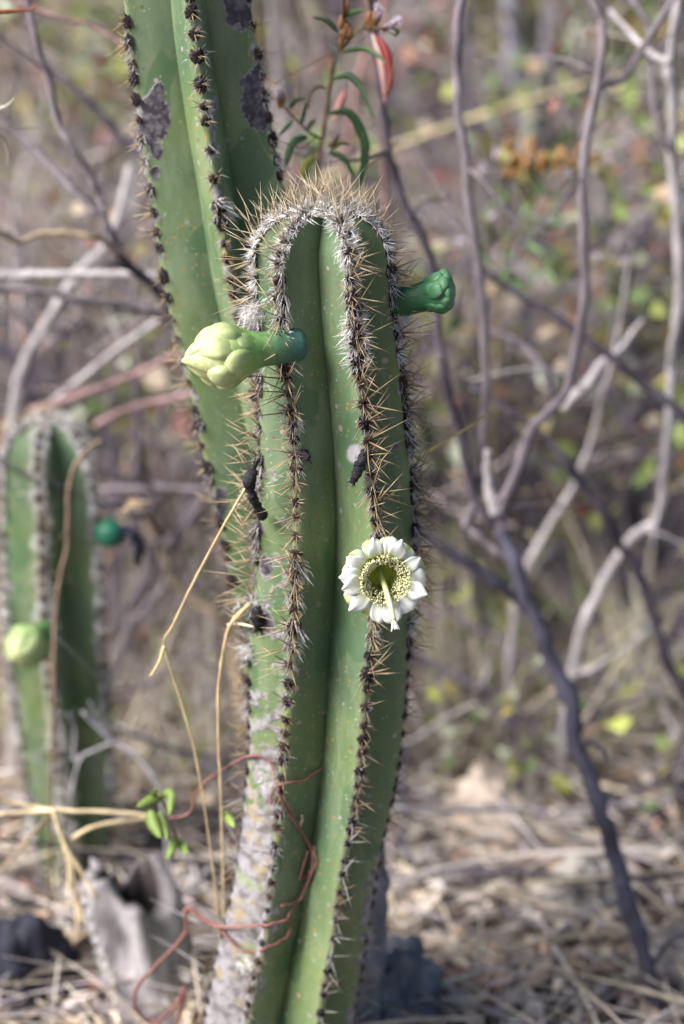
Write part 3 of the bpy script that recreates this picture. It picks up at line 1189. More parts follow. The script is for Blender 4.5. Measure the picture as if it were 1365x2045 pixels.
# two dark arching stems
foot = P(1480, 1640, .5)
Cs = rooted('bare_shrub', foot, 'two thin dark arching stems crossing behind the dark trunk', 'shrub')
twig('stem', Cs, [(1490, 1720), (1440, 1520), (1365, 1376), (1331, 1322), (1301, 1221), (1272, 1139), (1235, 1085), (1202, 1023), (1164, 973), (1131, 923), (1082, 869), (1032, 832), (978, 795), (940, 775)], .45, .50, 24, 13, DKBR)
twig('stem', Cs, [(1490, 1720), (1500, 1300), (1460, 950), (1365, 832), (1297, 778), (1239, 729), (1197, 695), (1149, 662), (1100, 625), (1026, 581), (978, 551), (940, 520)], .45, .52, 22, 14, DKBR)

# pale dead branches leaning through the thicket
foot = P(1045, 1420, .75)
D = rooted('dead_branch', foot, 'pale peeling dead branch leaning between the dark stems', 'branch')
twig('branch', D, [(1010, 1470), (1030, 1200), (1048, 1139), (1098, 1047), (1148, 969), (1160, 932), (1181, 878), (1206, 774), (1225, 710), (1250, 560), (1262, 480)], .75, .6, 20, 4, PALE)
twig('branch', D, [(1123, 816), (1173, 766), (1206, 720), (1239, 696), (1270, 655), (1282, 640)], .57, .6, 22, 5, shade(PALE, 1.1))
twig('branch', D, [(1098, 795), (1086, 741), (1048, 696), (995, 667), (960, 660)], .58, .6, 17, 14, MAUVE)

E = rooted('fallen_branch', P(900, 1480, .75), 'mauve fallen branch forked over the litter right of the cactus', 'branch')
twig('branch', E, [(800, 1296), (822, 1309), (930, 1363), (1002, 1404), (1110, 1489), (1150, 1520)], .62, .66, 24, 20, MAUVE)
twig('branch', E, [(950, 1375), (966, 1390), (1038, 1467), (1106, 1534), (1119, 1579), (1120, 1640)], .63, .66, 17, 14, MAUVE)
E2 = rooted('fallen_branch', P(920, 1520, .8), 'pale thin fallen branch bent among the litter', 'branch')
twig('branch', E2, [(975, 1320), (966, 1368), (948, 1431), (912, 1480), (863, 1525), (831, 1566), (790, 1600)], .7, .62, 14, 15, PALE)
twig('branch', E2, [(1010, 1510), (975, 1580), (930, 1640), (885, 1730), (850, 1790)], .66, .55, 14, 12, PALE)
E3 = rooted('fallen_branch', P(950, 1300, .8), 'grey-mauve fallen branch low behind the white flower', 'branch')
twig('branch', E3, [(800, 1190), (841, 1217), (924, 1246), (1007, 1287), (1065, 1325), (1100, 1350)], .8, .75, 17, 17, MAUVE)
E4 = rooted('fallen_branch', P(1080, 1750, .5), 'short straw-coloured stick lying beside the pale rocks', 'branch')
twig('branch', E4, [(1040, 1830), (1090, 1760), (1130, 1690), (1150, 1650)], .42, .52, 16, 12, TANB)

# left shrub, rooted behind the tall column
foot = P(585, 1640, .6)
G = rooted('bare_shrub', foot, 'spreading leafless shrub with its stems reaching left behind the tall cactus', 'shrub')
twig('trunk', G, [(590, 1690), (575, 1450), (540, 1150), (470, 900), (400, 720), (345, 620), (302, 567), (255, 529), (234, 503)], .6, .45, 34, 17, DKBR)
twig('branch', G, [(240, 508), (228, 480), (211, 444), (199, 395), (174, 341), (139, 286), (115, 244), (100, 164), (85, 125), (70, 75), (57, 20), (50, -40)], .45, .42, 17, 13, MAUVE)
twig('branch', G, [(238, 512), (205, 480), (182, 471), (120, 466), (73, 468), (35, 483), (0, 462), (-40, 440)], .45, .40, 13, 12, shade(TANB, .8))
twig('branch', G, [(200, 432), (146, 380), (100, 331), (50, 279), (0, 232), (-40, 190)], .45, .52, 17, 15, MAUVE)
twig('branch', G, [(420, 700), (340, 640), (311, 626), (264, 614), (176, 600), (88, 582), (0, 576), (-40, 570)], .5, .45, 17, 14, shade(MAUVE, .85))
twig('branch', G, [(370, 600), (310, 555), (270, 548), (132, 547), (59, 547), (0, 550), (-40, 552)], .5, .5, 15, 18, PALE)
twig('branch', G, [(480, 690), (400, 700), (346, 711), (293, 737), (234, 761), (176, 784), (111, 805), (60, 820)], .55, .62, 13, 14, PINK)
twig('branch', G, [(450, 770), (352, 793), (293, 805), (234, 825), (190, 850)], .55, .66, 13, 11, shade(PINK, 1.15))
twig('branch', G, [(560, 970), (470, 975), (400, 978), (254, 975), (190, 982), (160, 990)], .6, .62, 15, 13, MAUVE)
twig('branch', G, [(330, 330), (249, 286), (207, 237), (149, 179), (100, 139), (60, 90)], .75, .7, 19, 16, MAUVE)
twig('branch', G, [(360, 420), (330, 330), (345, 400), (400, 600), (470, 900)], .72, .6, 14, 22, MAUVE)

foot = P(40, 1560, .75)
Gl = rooted('bare_shrub', foot, 'pale leafless stem rising behind the short blurred cactus', 'shrub')
twig('stem', Gl, [(30, 1600), (20, 1200), (25, 850), (53, 717), (102, 629), (146, 556), (205, 497), (240, 430), (260, 330)], .7, .75, 24, 17, shade(PALE, .85))
twig('branch', Gl, [(60, 850), (105, 802), (164, 755), (234, 696), (278, 667), (330, 630)], .7, .66, 12, 11, PALE)
twig('branch', Gl, [(40, 720), (0, 700), (-40, 690)], .74, .74, 18, 15, BLUEGR)

T1 = rooted('bare_shrub', P(-40, 1700, .5), 'thin reddish twig crossing at the top left above the grey branches', 'shrub')
twig('stem', T1, [(-60, 1760), (-90, 900), (-70, 100), (-30, -20), (25, 0), (75, 20), (124, 37), (174, 47), (219, 70), (250, 95)], .5, .42, 13, 9, shade(PINK, .75))

# blurred trunks standing further back, each its own
for nm, lab, pts, Y0, Y1, w0, w1, c in (
        ('bare_sapling', 'thick blurred blue-grey trunk behind the orange-brown seed clusters', [(1090, 1000), (1080, 620), (1078, 420), (1070, 300), (1040, 190), (1022, 90), (1018, -30)], 1.9, 1.8, 40, 34, (.27, .26, .30)),
        ('bare_sapling', 'thick dark mossy blurred trunk behind the slender pale kinked stem', [(1310, 900), (1290, 560), (1275, 400), (1290, 250), (1325, 120), (1340, -30)], 2.2, 2.1, 60, 70, (.10, .08, .07)),
        ('bare_sapling', 'mauve blurred sapling leaning behind the narrow-leaved shrub', [(800, 940), (760, 500), (700, 330), (640, 180), (590, 60), (560, -30)], 1.7, 1.5, 26, 26, (.34, .27, .26)),
        ('bare_sapling', 'dark thin blurred sapling rising behind the orange-brown seed clusters', [(1110, 950), (1100, 700), (1095, 400), (1092, 150), (1096, -30)], 1.8, 1.9, 26, 22, (.16, .14, .16)),
        ('fallen_branch', 'pale blurred log lying level behind the slender pale kinked stem', [(1060, 446), (1110, 450), (1180, 436), (1290, 424), (1365, 408), (1420, 396)], 1.6, 1.5, 22, 24, (.45, .42, .40)),
        ('fallen_branch', 'whitish blurred stick slanting below the orange-brown seed clusters', [(1000, 500), (1050, 540), (1110, 580), (1190, 560), (1240, 470)], 1.3, 1.3, 22, 20, (.52, .48, .46)),
        ('dry_stalk', 'yellow straw stalk crossing the blurred blue-grey trunk', [(540, 1050), (545, 650), (575, 430), (700, 330), (860, 266), (930, 240), (1010, 214), (1090, 190), (1180, 165)], 1.2, 1.2, 12, 10, (.55, .46, .26)),
        ('bare_sapling', 'reddish blurred sapling beside the hanging dark red leaf', [(700, 1000), (690, 420), (700, 250), (720, 140), (760, 40), (775, -30)], 1.0, .9, 16, 14, (.34, .21, .20)),
        ('bare_sapling', 'pale blurred sapling right beside the tall leaning cactus', [(600, 1000), (580, 400), (560, 180), (548, 60), (540, -30)], 1.2, 1.1, 18, 18, (.36, .32, .32))):
    ft = P(pts[0][0], pts[0][1], Y0)
    pts = [(pts[0][0], pts[0][1])] + list(pts[1:])
    rt = rooted(nm, ft, lab, 'trunk' if nm == 'bare_sapling' else 'branch' if nm == 'fallen_branch' else 'stalk')
    twig('wood' if nm != 'dry_stalk' else 'stalk', rt, pts, Y0, Y1, w0, w1, c)

# thick dry stalk behind, between the short and tall columns
K = rooted('dry_stalk', P(470, 1560, .7), 'pale straw-coloured dry stalk leaning beside the short blurred cactus', 'stalk')
twig('stalk', K, [(500, 1600), (470, 1310), (430, 1230), (360, 1175), (328, 1110), (300, 1055), (270, 1000)], .7, .66, 24, 16, TANB, mat=M_straw)

# curved brown stem before the short column and grey twigs at its foot
K2 = rooted('brown_twig', P(105, 1790, .34), 'thin brown curved stem in front of the short blurred cactus', 'stem')
twig('stem', K2, [(100, 1830), (104, 1500), (110, 1250), (118, 1161), (132, 1098), (135, 1047), (136, 983), (147, 933), (175, 897), (200, 880)], .32, .34, 9, 8, (.20, .14, .10))
K3 = rooted('dead_twig', P(340, 1690, .36), 'forked grey dead twig before the foot of the short cactus', 'twig')
twig('branch', K3, [(345, 1790), (330, 1650), (316, 1573), (273, 1511), (218, 1475), (164, 1420)], .3, .32, 9, 8, (.30, .28, .30))
twig('branch', K3, [(225, 1482), (175, 1504), (146, 1518)], .32, .32, 7, 6, (.30, .28, .30))
twig('branch', K3, [(165, 1508), (153, 1533), (140, 1591)], .32, .31, 7, 5, (.30, .28, .30))
twig('branch', K3, [(146, 1518), (149, 1456), (135, 1424)], .32, .33, 7, 5, (.30, .28, .30))
twig('branch', K3, [(222, 1478), (200, 1450), (178, 1400)], .32, .33, 7, 5, (.30, .28, .30))

# grass stalks near the flowering column
STR = (.55, .42, .24)
K4 = rooted('grass_stalk', P(300, 2200, .02), 'jointed straw grass stalk leaning towards the black shrivelled flower', 'grass')
twig('stem', K4, [(430, 2250), (440, 1900), (400, 1560), (360, 1400), (328, 1290), (344, 1250), (385, 1165), (430, 1080), (466, 1015), (493, 970), (510, 940)], .02, -.03, 3.5, 6, STR, 6, mat=M_straw)
twig('blade', K4, [(328, 1290), (318, 1320), (300, 1350)], 0, -.01, 8, 3, shade(STR, 1.15), 5, mat=M_straw)
K5 = rooted('grass_stalk', P(440, 2200, .03), 'straw grass stalk bent at the rotted hollow of the flowering cactus', 'grass')
twig('stem', K5, [(450, 2250), (446, 1800), (440, 1560), (436, 1480), (436, 1380), (448, 1290), (462, 1245), (500, 1205)], .03, -.01, 4, 9, STR, 6, mat=M_straw)
twig('blade', K5, [(455, 1248), (475, 1245), (505, 1252)], .01, -.02, 7, 4, (.7, .62, .45), 5, mat=M_straw)
K6 = rooted('grass_spike', P(700, 2230, .12), 'thin yellow grass seed spike poking out behind the flowering cactus', 'grass')
twig('spike', K6, [(690, 2240), (700, 1700), (740, 1150), (800, 950), (835, 917), (880, 887), (925, 859), (974, 827)], .12, .06, 6, 5, (.60, .52, .22), 6, mat=M_straw, knots=True)

# horizontal grass with drooping seed head, left
K7 = rooted('grass_stalk', P(-60, 1900, .2), 'horizontal dry grass stalk with drooping straw seed heads before the short cactus', 'grass')
STW = (.62, .50, .32)
twig('stem', K7, [(-120, 2120), (-80, 1700), (-30, 1588), (0, 1598), (60, 1610), (109, 1617), (182, 1620), (250, 1624), (300, 1630)], .16, .15, 10, 8, STW, 6, mat=M_straw)
twig('blade', K7, [(-40, 1632), (0, 1626), (55, 1622), (105, 1617)], .15, .15, 9, 10, shade(STW, 1.2), 5, mat=M_straw)
twig('blade', K7, [(142, 1675), (170, 1658), (204, 1646), (250, 1639), (300, 1634)], .15, .16, 10, 8, shade(STW, 1.15), 5, mat=M_straw)
for q in ([(107, 1620), (109, 1632), (127, 1682), (160, 1737), (193, 1795)], [(124, 1672), (131, 1692), (138, 1737), (137, 1795)], [(128, 1680), (137, 1702), (149, 1773), (157, 1868)], [(142, 1735), (150, 1770), (167, 1846)]):
    twig('seed_head', K7, q, .15, .14, 11, 7, shade(STW, 1.05), 6, mat=M_straw, rough=.5)
twig('blade', K7, [(100, 1625), (70, 1660), (0, 1740), (-40, 1790)], .16, .2, 10, 9, shade(TANB, 1.1), 5, mat=M_straw)

# dried pale leaf scraps at the left edge belong to a twig
T1b = twig('curled_leaf', T1, [(-30, 240), (0, 217), (12, 212), (28, 196)], .2, .18, 9, 3, (.62, .57, .52), 6, mat=M_leaf)
twig('curled_leaf', T1, [(-30, 22), (0, 24), (35, 20), (60, 19), (72, 13)], .2, .2, 12, 3, (.28, .09, .04), 6, mat=M_leaf)
twig('curled_leaf', T1, [(-10, 262), (8, 280), (16, 305), (15, 330)], .2, .2, 8, 3, (.35, .28, .25), 6, mat=M_leaf)
twig('branch', T1, [(-72, 300), (-50, 260), (-28, 240)], .3, .2, 9, 7, MAUVE)
twig('branch', T1, [(-68, 90), (-50, 40), (-28, 22)], .35, .2, 9, 7, MAUVE)


# ------------------------------------------------------------------ leaves
def leaf_obj(name, parent, pts, Ys, w, c, c2=None, fold=.22, world=True, under=None):
    """a narrow leaf along photo points; w full width in px"""
    n = len(pts)
    rows = []
    for i, (x, y) in enumerate(pts):
        t = i / (n - 1)
        p = P(x, y, Ys[0] + (Ys[1] - Ys[0]) * t)
        rows.append(tuple(p))
    q = [Vector(a) for a in catmull(rows, 5)]
    N = len(q)
    vs = []; fs = []; cs = []
    for i, p in enumerate(q):
        t = i / (N - 1)
        d = (q[min(i + 1, N - 1)] - q[max(i - 1, 0)]).normalized()
        side = d.cross((p - CAM).normalized())
        side = (side + Vector((0, -.25, .1))).normalized()
        side = (side - d * side.dot(d)).normalized()
        nrm = side.cross(d)
        ww = w * .5 * mpp(p) * (sin(pi * (.03 + .95 * t ** .8)) ** .9 if t < .999 else .02)
        vs += [p - side * ww + nrm * ww * fold, p, p + side * ww + nrm * ww * fold]
        cc = mix(c, c2 or c, t)
        cs += [shade(cc, .95), shade(cc, 1.25), cc]
        if i:
            o = (i - 1) * 3
            fs += [(o, o + 1, o + 4, o + 3), (o + 1, o + 2, o + 5, o + 4)]
    mb = MB(); mb.add(vs, fs, cs)
    o = mb.build(name, M_leaf, parent)
    sm = o.modifiers.new('thick', 'SOLIDIFY'); sm.thickness = .0006; sm.offset = 0
    if world: world_child(o)
    return o


def flower_head(parent, p, d, r, tip, base, name='flower_head'):
    """small composite head: scaly cup and a brush of florets"""
    mb = MB()
    d = Vector(d).normalized()
    mb.tube([p - d * r * 2.6, p - d * r * 1.9, p - d * r, p - d * r * .2, p], [r * .25, r * .62, r * .8, r * .66, r * .5], 8, [base, base, mix(base, tip, .3), mix(base, tip, .7), tip])
    for _ in range(55):
        v = (d + Vector((random.gauss(0, .5), random.gauss(0, .5), random.gauss(0, .5)))).normalized()
        hair(mb, p - d * r * .2, v, r * random.uniform(1.0, 1.9), r * .12, mix(tip, (.9, .88, .92), random.random()), .4)
    o = mb.build(name, M_petal, parent)
    world_child(o)


random.seed(50)
LG1, LG2, LY = (.09, .19, .065), (.17, .27, .14), (.33, .38, .07)
SH = rooted('flowering_shrub', P(640, 1700, .5), 'narrow-leaved shrub with pale pink flower heads above the flowering cactus', 'shrub')
Yb = .24
twig('stem', SH, [(640, 1740), (650, 1200), (636, 700), (632, 380), (637, 320), (642, 275), (652, 225), (658, 175), (668, 120), (680, 95), (684, 50), (686, -20)], .42, Yb - .02, 11, 7, (.16, .11, .07), 7)
twig('branch', SH, [(638, 277), (614, 262), (583, 231), (565, 213), (556, 195)], Yb, Yb, 6, 4, (.25, .17, .08), 6)
twig('branch', SH, [(680, 104), (700, 80), (712, 66), (734, 55), (762, 58), (790, 73)], Yb, Yb - .01, 6, 4, (.25, .19, .08), 6)
twig('branch', SH, [(722, 60), (735, 38), (750, 20), (757, 5)], Yb, Yb, 5, 4, (.28, .2, .1), 6)
for pts, w, c, c2 in (([(684, 106), (722, 97), (750, 108), (772, 129)], 11, LG1, LG2), ([(664, 158), (697, 151), (725, 185), (746, 240)], 15, LG2, LG2),
                      ([(656, 228), (697, 226), (728, 285), (722, 345), (714, 375)], 19, LG1, LG1), ([(655, 303), (685, 317), (709, 356)], 13, LG1, LG1),
                      ([(614, 272), (583, 286), (568, 338)], 18, LG1, LG2), ([(625, 312), (608, 338), (620, 388)], 20, LY, LY),
                      ([(652, 176), (626, 178), (608, 231)], 8, (.34, .22, .12), (.3, .22, .15)), ([(673, 64), (654, 43), (621, 34)], 10, LG1, LG2),
                      ([(686, 34), (706, 25), (726, 20)], 11, LG1, LG1), ([(578, 218), (592, 200), (610, 197)], 9, LG1, LG2), ([(585, 241), (571, 255), (556, 273)], 10, LG1, LG2),
                      ([(672, 128), (669, 101), (660, 90)], 13, (.38, .44, .36), (.5, .55, .48)), ([(660, 300), (680, 286), (700, 290)], 8, LY, LG2),
                      ([(600, 250), (608, 225), (612, 205)], 8, LG1, LG1), ([(610, 262), (622, 245), (630, 240)], 10, LG2, (.4, .42, .3)), ([(655, 295), (668, 283), (676, 268)], 9, (.34, .24, .12), (.4, .3, .2)),
                      ([(790, 72), (793, 62), (780, 56)], 8, LG2, LG2)):
    leaf_obj('leaf', SH, pts, (Yb, Yb - .03), w, c, c2)
tip, base = (.72, .58, .68), (.30, .13, .10)
for px, py, d, r in ((556, 185, (-.1, -.2, 1), 9), (757, 22, (.2, -.3, 1), 10), (790, 42, (.8, -.3, .7), 10), (752, 15, (0, -.2, 1), 8), (775, 50, (.9, -.3, .4), 7)):
    p = P(px, py, Yb - .01)
    flower_head(SH, p, d, r * mpp(p), tip, base)
for px, py in ((685, 75), (690, 62), (682, 85), (697, 70), (735, 42), (745, 45), (682, 48), (688, 20), (560, 205), (738, 52), (752, 38)):
    p = P(px, py, Yb)
    mb = MB()
    mb.tube([p + Vector((0, 0, -.005)), p, p + Vector((.001, 0, .006)), p + Vector((.001, 0, .009))], [.0015, .0036, .0032, .001], 7, (.42, .21, .09))
    world_child(mb.build('flower_bud', M_leaf, SH))

RL = rooted('dry_pod_shrub', P(770, 1500, .75), 'stem with a hanging dark red leaf beside the pale pink flower heads', 'shrub')
twig('stem', RL, [(780, 1560), (800, 900), (770, 400), (768, 230), (752, 150), (748, 70), (735, -30)], .7, .30, 16, 12, shade(PINK, .8))
leaf_obj('leaf', RL, [(749, 71), (768, 100), (778, 150), (774, 190)], (.3, .27), 20, (.20, .016, .018), (.26, .04, .035))
leaf_obj('leaf', RL, [(743, 68), (757, 110), (765, 160), (768, 210)], (.31, .28), 16, (.50, .38, .34), (.42, .2, .18))
leaf_obj('leaf', RL, [(690, 180), (675, 210), (668, 240)], (.36, .34), 14, (.35, .12, .1), (.32, .2, .18))

# blurred second flowering shrub on the right
SR = rooted('flowering_shrub', P(1010, 1240, 1.0), 'blurred shrub with orange-brown seed clusters and pink heads behind bare stems', 'shrub')
Yr = .72
twig('stem', SR, [(1010, 1300), (985, 900), (1000, 560), (1010, 420), (1010, 330), (1030, 280)], 1.0, Yr, 12, 8, (.20, .16, .10), 6)
twig('branch', SR, [(1010, 330), (1050, 318), (1110, 322), (1180, 318), (1230, 322)], Yr, Yr, 7, 5, (.34, .2, .08), 6)
twig('branch', SR, [(1005, 480), (1100, 540), (1180, 520), (1245, 525)], Yr, Yr, 8, 5, (.3, .22, .12), 6)
for k in range(46):
    t = random.random()
    p = P(1000 + 190 * t + random.gauss(0, 6), 318 + random.gauss(0, 14), Yr + random.uniform(-.03, .03))
    mb = MB(); r = random.uniform(.004, .0075)
    mb.tube([p + Vector((0, 0, -r * 1.4)), p, p + Vector((0, 0, r * 1.2))], [r * .3, r, r * .3], 6, random.choice(((.42, .22, .07), (.36, .20, .08), (.45, .30, .14), (.30, .30, .10))))
    world_child(mb.build('seed_cluster', M_leaf, SR))
for px, py in ((993, 305), (1058, 316), (962, 338), (1137, 350), (985, 430), (1192, 514), (1243, 524), (917, 485), (1215, 316)):
    p = P(px, py, Yr)
    flower_head(SR, p, (0, -.4, .6), 9 * mpp(p), (.72, .60, .70), (.42, .30, .20))
for k in range(30):
    x, y = random.uniform(950, 1120), random.uniform(340, 560)
    leaf_obj('leaf', SR, [(x, y), (x + random.uniform(-25, 25), y + random.uniform(-10, 30)), (x + random.uniform(-45, 45), y + random.uniform(10, 70))], (Yr, Yr + random.uniform(-.05, .05)), random.uniform(9, 16),
             random.choice((LG1, (.15, .21, .09), (.20, .25, .12))), (.16, .22, .11))

# ------------------------------------------------------------------ red vine twined on the column
VINE = (.19, .085, .072)
VN = rooted('vine', P(300, 2200, .12), 'reddish brown dry vine twined around the foot of the flowering cactus', 'vine')


def vine(name, pts, w0, w1, defY, c=VINE, lift=.004):
    rows = []
    n = len(pts)
    ds = []
    for (x, y) in catmull(pts, 4):
        h = hit(MAIN, x, y)
        ds.append(((x, y), (h.y - lift) if h else None))
    last = defY
    ys_ = []
    for i, (xy, Yv) in enumerate(ds):
        if Yv is None:
            # distance to nearest known sample decides how far it swings free
            near = [(abs(j - i), q[1]) for j, q in enumerate(ds) if q[1] is not None]
            if near:
                k, v = min(near)
                Yv = v + (defY - v) * smooth01(k / 6)
            else:
                Yv = defY
        ys_.append(Yv)
    for _ in range(6):
        ys2 = ys_[:]
        for i in range(1, len(ys_) - 1):
            ys2[i] = min((ys_[i - 1] + ys_[i] * 2 + ys_[i + 1]) / 4, ys_[i] if ds[i][1] is not None else 9)
        ys_ = ys2
    pts3 = []; rr = []
    N = len(ds)
    for i, ((x, y), _) in enumerate(ds):
        p = P(x, y, ys_[i])
        pts3.append(p + Vector((noise.noise((i * .8, 1.5, x)), noise.noise((i * .8, 7.5, y)) * .5, noise.noise((i * .8, 3.5, x)))) * .0016); rr.append((w0 + (w1 - w0) * i / N) * .5 * mpp(p) * (1 + .45 * noise.noise((i * .9, x * .1, 0))))
    mb = MB()
    mb.tube(pts3, rr, 8, [shade(c, 1 + .4 * noise.noise((i * .4, 2, x))) for i in range(N)], rough=.2)
    world_child(mb.build(name, M_vine, VN))


vine('stem', [(300, 2230), (345, 2080), (371, 1973), (346, 2013), (302, 2042), (269, 2010), (277, 1966), (328, 1911), (368, 1864), (375, 1815), (404, 1832), (438, 1852), (463, 1881), (497, 1901), (551, 1886), (580, 1857), (576, 1827), (610, 1778), (625, 1719), (620, 1690), (595, 1650), (566, 1606), (551, 1562), (541, 1523), (502, 1508), (453, 1533), (404, 1567), (374, 1626), (335, 1632)], 8.5, 5, .03)
vine('tendril', [(541, 1606), (543, 1585), (561, 1567), (595, 1562), (620, 1550), (646, 1532)], 6, 4, 0)
vine('tendril', [(576, 1837), (545, 1845), (517, 1849), (448, 1852), (404, 1836), (375, 1812), (364, 1824)], 6, 6, .0, shade(VINE, 1.5))
vine('tendril', [(612, 1700), (600, 1752), (612, 1748), (618, 1740)], 5, 4, 0, shade(VINE, 1.4))
vine('tendril', [(598, 1650), (604, 1638), (602, 1628)], 6, 3, 0, (.45, .33, .22))
vine('tendril', [(560, 1810), (578, 1806), (592, 1800)], 6, 4, 0, shade(VINE, 1.5))
vine('tendril', [(626, 1690), (632, 1720), (620, 1755)], 4, 3, 0, shade(VINE, 1.2))
vine('tendril', [(595, 1650), (583, 1625), (575, 1600)], 4, 3, 0, shade(VINE, 1.5))
LV = (.23, .33, .075)
for pts, w in (([(328, 1586), (300, 1598), (273, 1612)], 20), ([(298, 1618), (305, 1645), (321, 1674)], 24), ([(325, 1586), (340, 1590), (338, 1630)], 20), ([(318, 1620), (325, 1650), (334, 1678)], 16),
               ([(350, 1668), (345, 1690), (333, 1718)], 18), ([(355, 1680), (365, 1692), (374, 1706)], 16), ([(310, 1600), (308, 1585), (312, 1575)], 10)):
    leaf_obj('leaf', VN, pts, (.05, .03), w * 1.15, shade(LV, .8), (.22, .30, .08))
twig('tendril', VN, [(335, 1632), (348, 1660), (352, 1675)], .05, .04, 5, 4, VINE, 6, mat=M_vine)
twig('tendril', VN, [(335, 1632), (325, 1605), (318, 1590)], .05, .04, 5, 4, VINE, 6, mat=M_vine)
leaf_obj('leaf', VN, [(448, 1622), (458, 1638), (468, 1652)], (.02, .0), 18, LV)


# ------------------------------------------------------------------ rocks and stump
def rock(px, py, Y, rx, ry, rz, c, label, seed, name='rock', sink=.3, rough=.35):
    p = P(px, py, Y)
    z0 = gz(p.x, p.y)
    random.seed(seed)
    mb = MB()
    n, m_ = 30, 44
    vs = []; fs = []; cs = []
    for i in range(n + 1):
        t = pi * i / n
        for k in range(m_):
            a = 2 * pi * k / m_
            d = Vector((sin(t) * cos(a), sin(t) * sin(a), cos(t)))
            f = 1 + rough * noise.noise(d * 1.3 + Vector((seed, 0, 0))) + rough * .5 * noise.noise(d * 3.1 + Vector((0, seed, 0))) + .16 * noise.noise(d * 7 + Vector((0, 0, seed))) + .06 * noise.noise(d * 19 + Vector((0, 0, seed)))
            # flattened facets
            for q in range(3):
                nv = Vector((noise.noise((seed, q, 1.1)), noise.noise((seed, q, 5.1)), noise.noise((seed, q, 9.1)))).normalized()
                dd = d.dot(nv)
                if dd > .62: f *= .62 / dd * .6 + .4
            vs.append((d.x * rx * f, d.y * ry * f, max(d.z, -.6) * rz * f))
            cs.append(shade(c, 1 + .6 * noise.noise(d * 3.5 + Vector((seed, 3, 0)))))
    for i in range(n):
        for k in range(m_):
            k2 = (k + 1) % m_
            fs.append((i * m_ + k, (i + 1) * m_ + k, (i + 1) * m_ + k2, i * m_ + k2))
    mb.add(vs, fs, cs)
    o = mb.build(name, M_rock)
    o.location = (p.x, p.y, z0 + rz * (1 - sink) * .55)
    tag(o, label, 'rock')
    return o


rock(775, 2080, .13, .060, .05, .075, (.135, .14, .165), 'dark blue-grey rough rock at the foot of the flowering cactus', 3)
rock(40, 2060, .22, .055, .05, .06, (.035, .035, .05), 'near black rock below the drooping straw seed heads', 5)
rock(985, 1735, .56, .060, .05, .055, (.44, .36, .30), 'rounded pinkish pale rock beside the straw-coloured stick', 8)
rock(1165, 1880, .36, .050, .045, .05, (.40, .36, .32), 'pale grey rock before the foot of the dark slanting trunk', 13)
rock(800, 1900, .35, .034, .03, .03, (.45, .37, .28), 'small tan stone behind the dark blue-grey rock', 17)
rock(1290, 800, 1.9, .10, .08, .07, (.50, .47, .45), 'whitish flat stone far back between the arching stems', 21)
rock(1340, 1980, .26, .05, .04, .035, (.42, .37, .35), 'pale stone behind the foot of the dark slanting trunk', 27)

# dead grey stem standing between the column and the dark rock
DS = rooted('dead_stump', P(735, 2060, .10), 'short weathered grey dead stem between flowering cactus and dark rock', 'stump')
mb = MB()
rows = catmull([tuple(P(715, 2060, .09)) + (.026,), tuple(P(728, 1960, .095)) + (.020,), tuple(P(738, 1880, .10)) + (.017,), tuple(P(746, 1800, .10)) + (.013,), tuple(P(752, 1730, .10)) + (.009,), tuple(P(756, 1670, .10)) + (.004,)], 8)
mb.tube([Vector(r[:3]) for r in rows], [r[3] for r in rows], 18, [shade((.17, .17, .20), 1 + .5 * noise.noise((i * .3, 0, 2))) for i in range(len(rows))], rough=.55)
world_child(mb.build('wood', M_stump, DS))

# hollow weathered stump, left
stp = P(325, 2050, .20)
SP = rooted('dead_stump', stp, 'hollow weathered grey cactus stump beside the twining red vine', 'stump')
mb = MB()
seg, rings = 40, 22
vs = []; fs = []; cs = []
ht = P(320, 1765, .20).z
for side in (0, 1):
    for i in range(rings):
        t = i / (rings - 1)
        tt = t if side == 0 else 1 - t
        for k in range(seg):
            a = 2 * pi * k / seg
            top = ht * (1 + .10 * sin(a * 2 + 1) + .22 * noise.noise((cos(a) * 1.6, sin(a) * 1.6, 3.0)) - .28 * max(0, sin(a + .9)) * 0 - .30 * max(0, cos(a + .6) - .35))
            r = .040 * (1 + .16 * cos(5 * a + .6)) * (1.12 - .12 * tt) * (1 + .18 * noise.noise((cos(a) * 2, sin(a) * 2, tt * 3)))
            if side: r *= .62 - .1 * (1 - tt)
            z = top * tt if not side else top * (.35 + .65 * tt)
            lean = Vector((-.030, 0, 0)) * tt
            vs.append(Vector((r * cos(a), r * sin(a), z)) + lean)
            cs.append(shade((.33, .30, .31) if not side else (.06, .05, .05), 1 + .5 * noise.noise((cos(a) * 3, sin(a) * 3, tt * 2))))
R2 = 2 * rings
for i in range(R2 - 1):
    for k in range(seg):
        k2 = (k + 1) % seg
        fs.append((i * seg + k, i * seg + k2, (i + 1) * seg + k2, (i + 1) * seg + k))
fs.append(tuple((R2 - 1) * seg + k for k in range(seg)))
mb.add(vs, fs, cs)
mb.build('wood', M_stump, SP)
random.seed(61)
for k in range(9):
    a = -2.55
    t = .1 + .1 * k
    o = link('areole', random.choice(pads if k % 2 else pads), SP)
    pos = Vector((.046 * cos(a) - .03 * t, .046 * sin(a), ht * t))
    o.matrix_basis = put(None, pos, Vector((cos(a), sin(a), 0)), Vector((0, 0, 1)))
    link('wool', random.choice(wool_white), o)
# two grey thorns crossing the stump come from the column
for pts in ([(300, 1795), (345, 1818), (400, 1845)], [(300, 1868), (350, 1895), (405, 1930)], [(520, 1560), (380, 1700), (300, 1790)][:0]):
    if pts:
        twig('fallen_needle', SP, pts, .10, .05, 1, 4, (.26, .24, .25), 5, mat=M_spine)


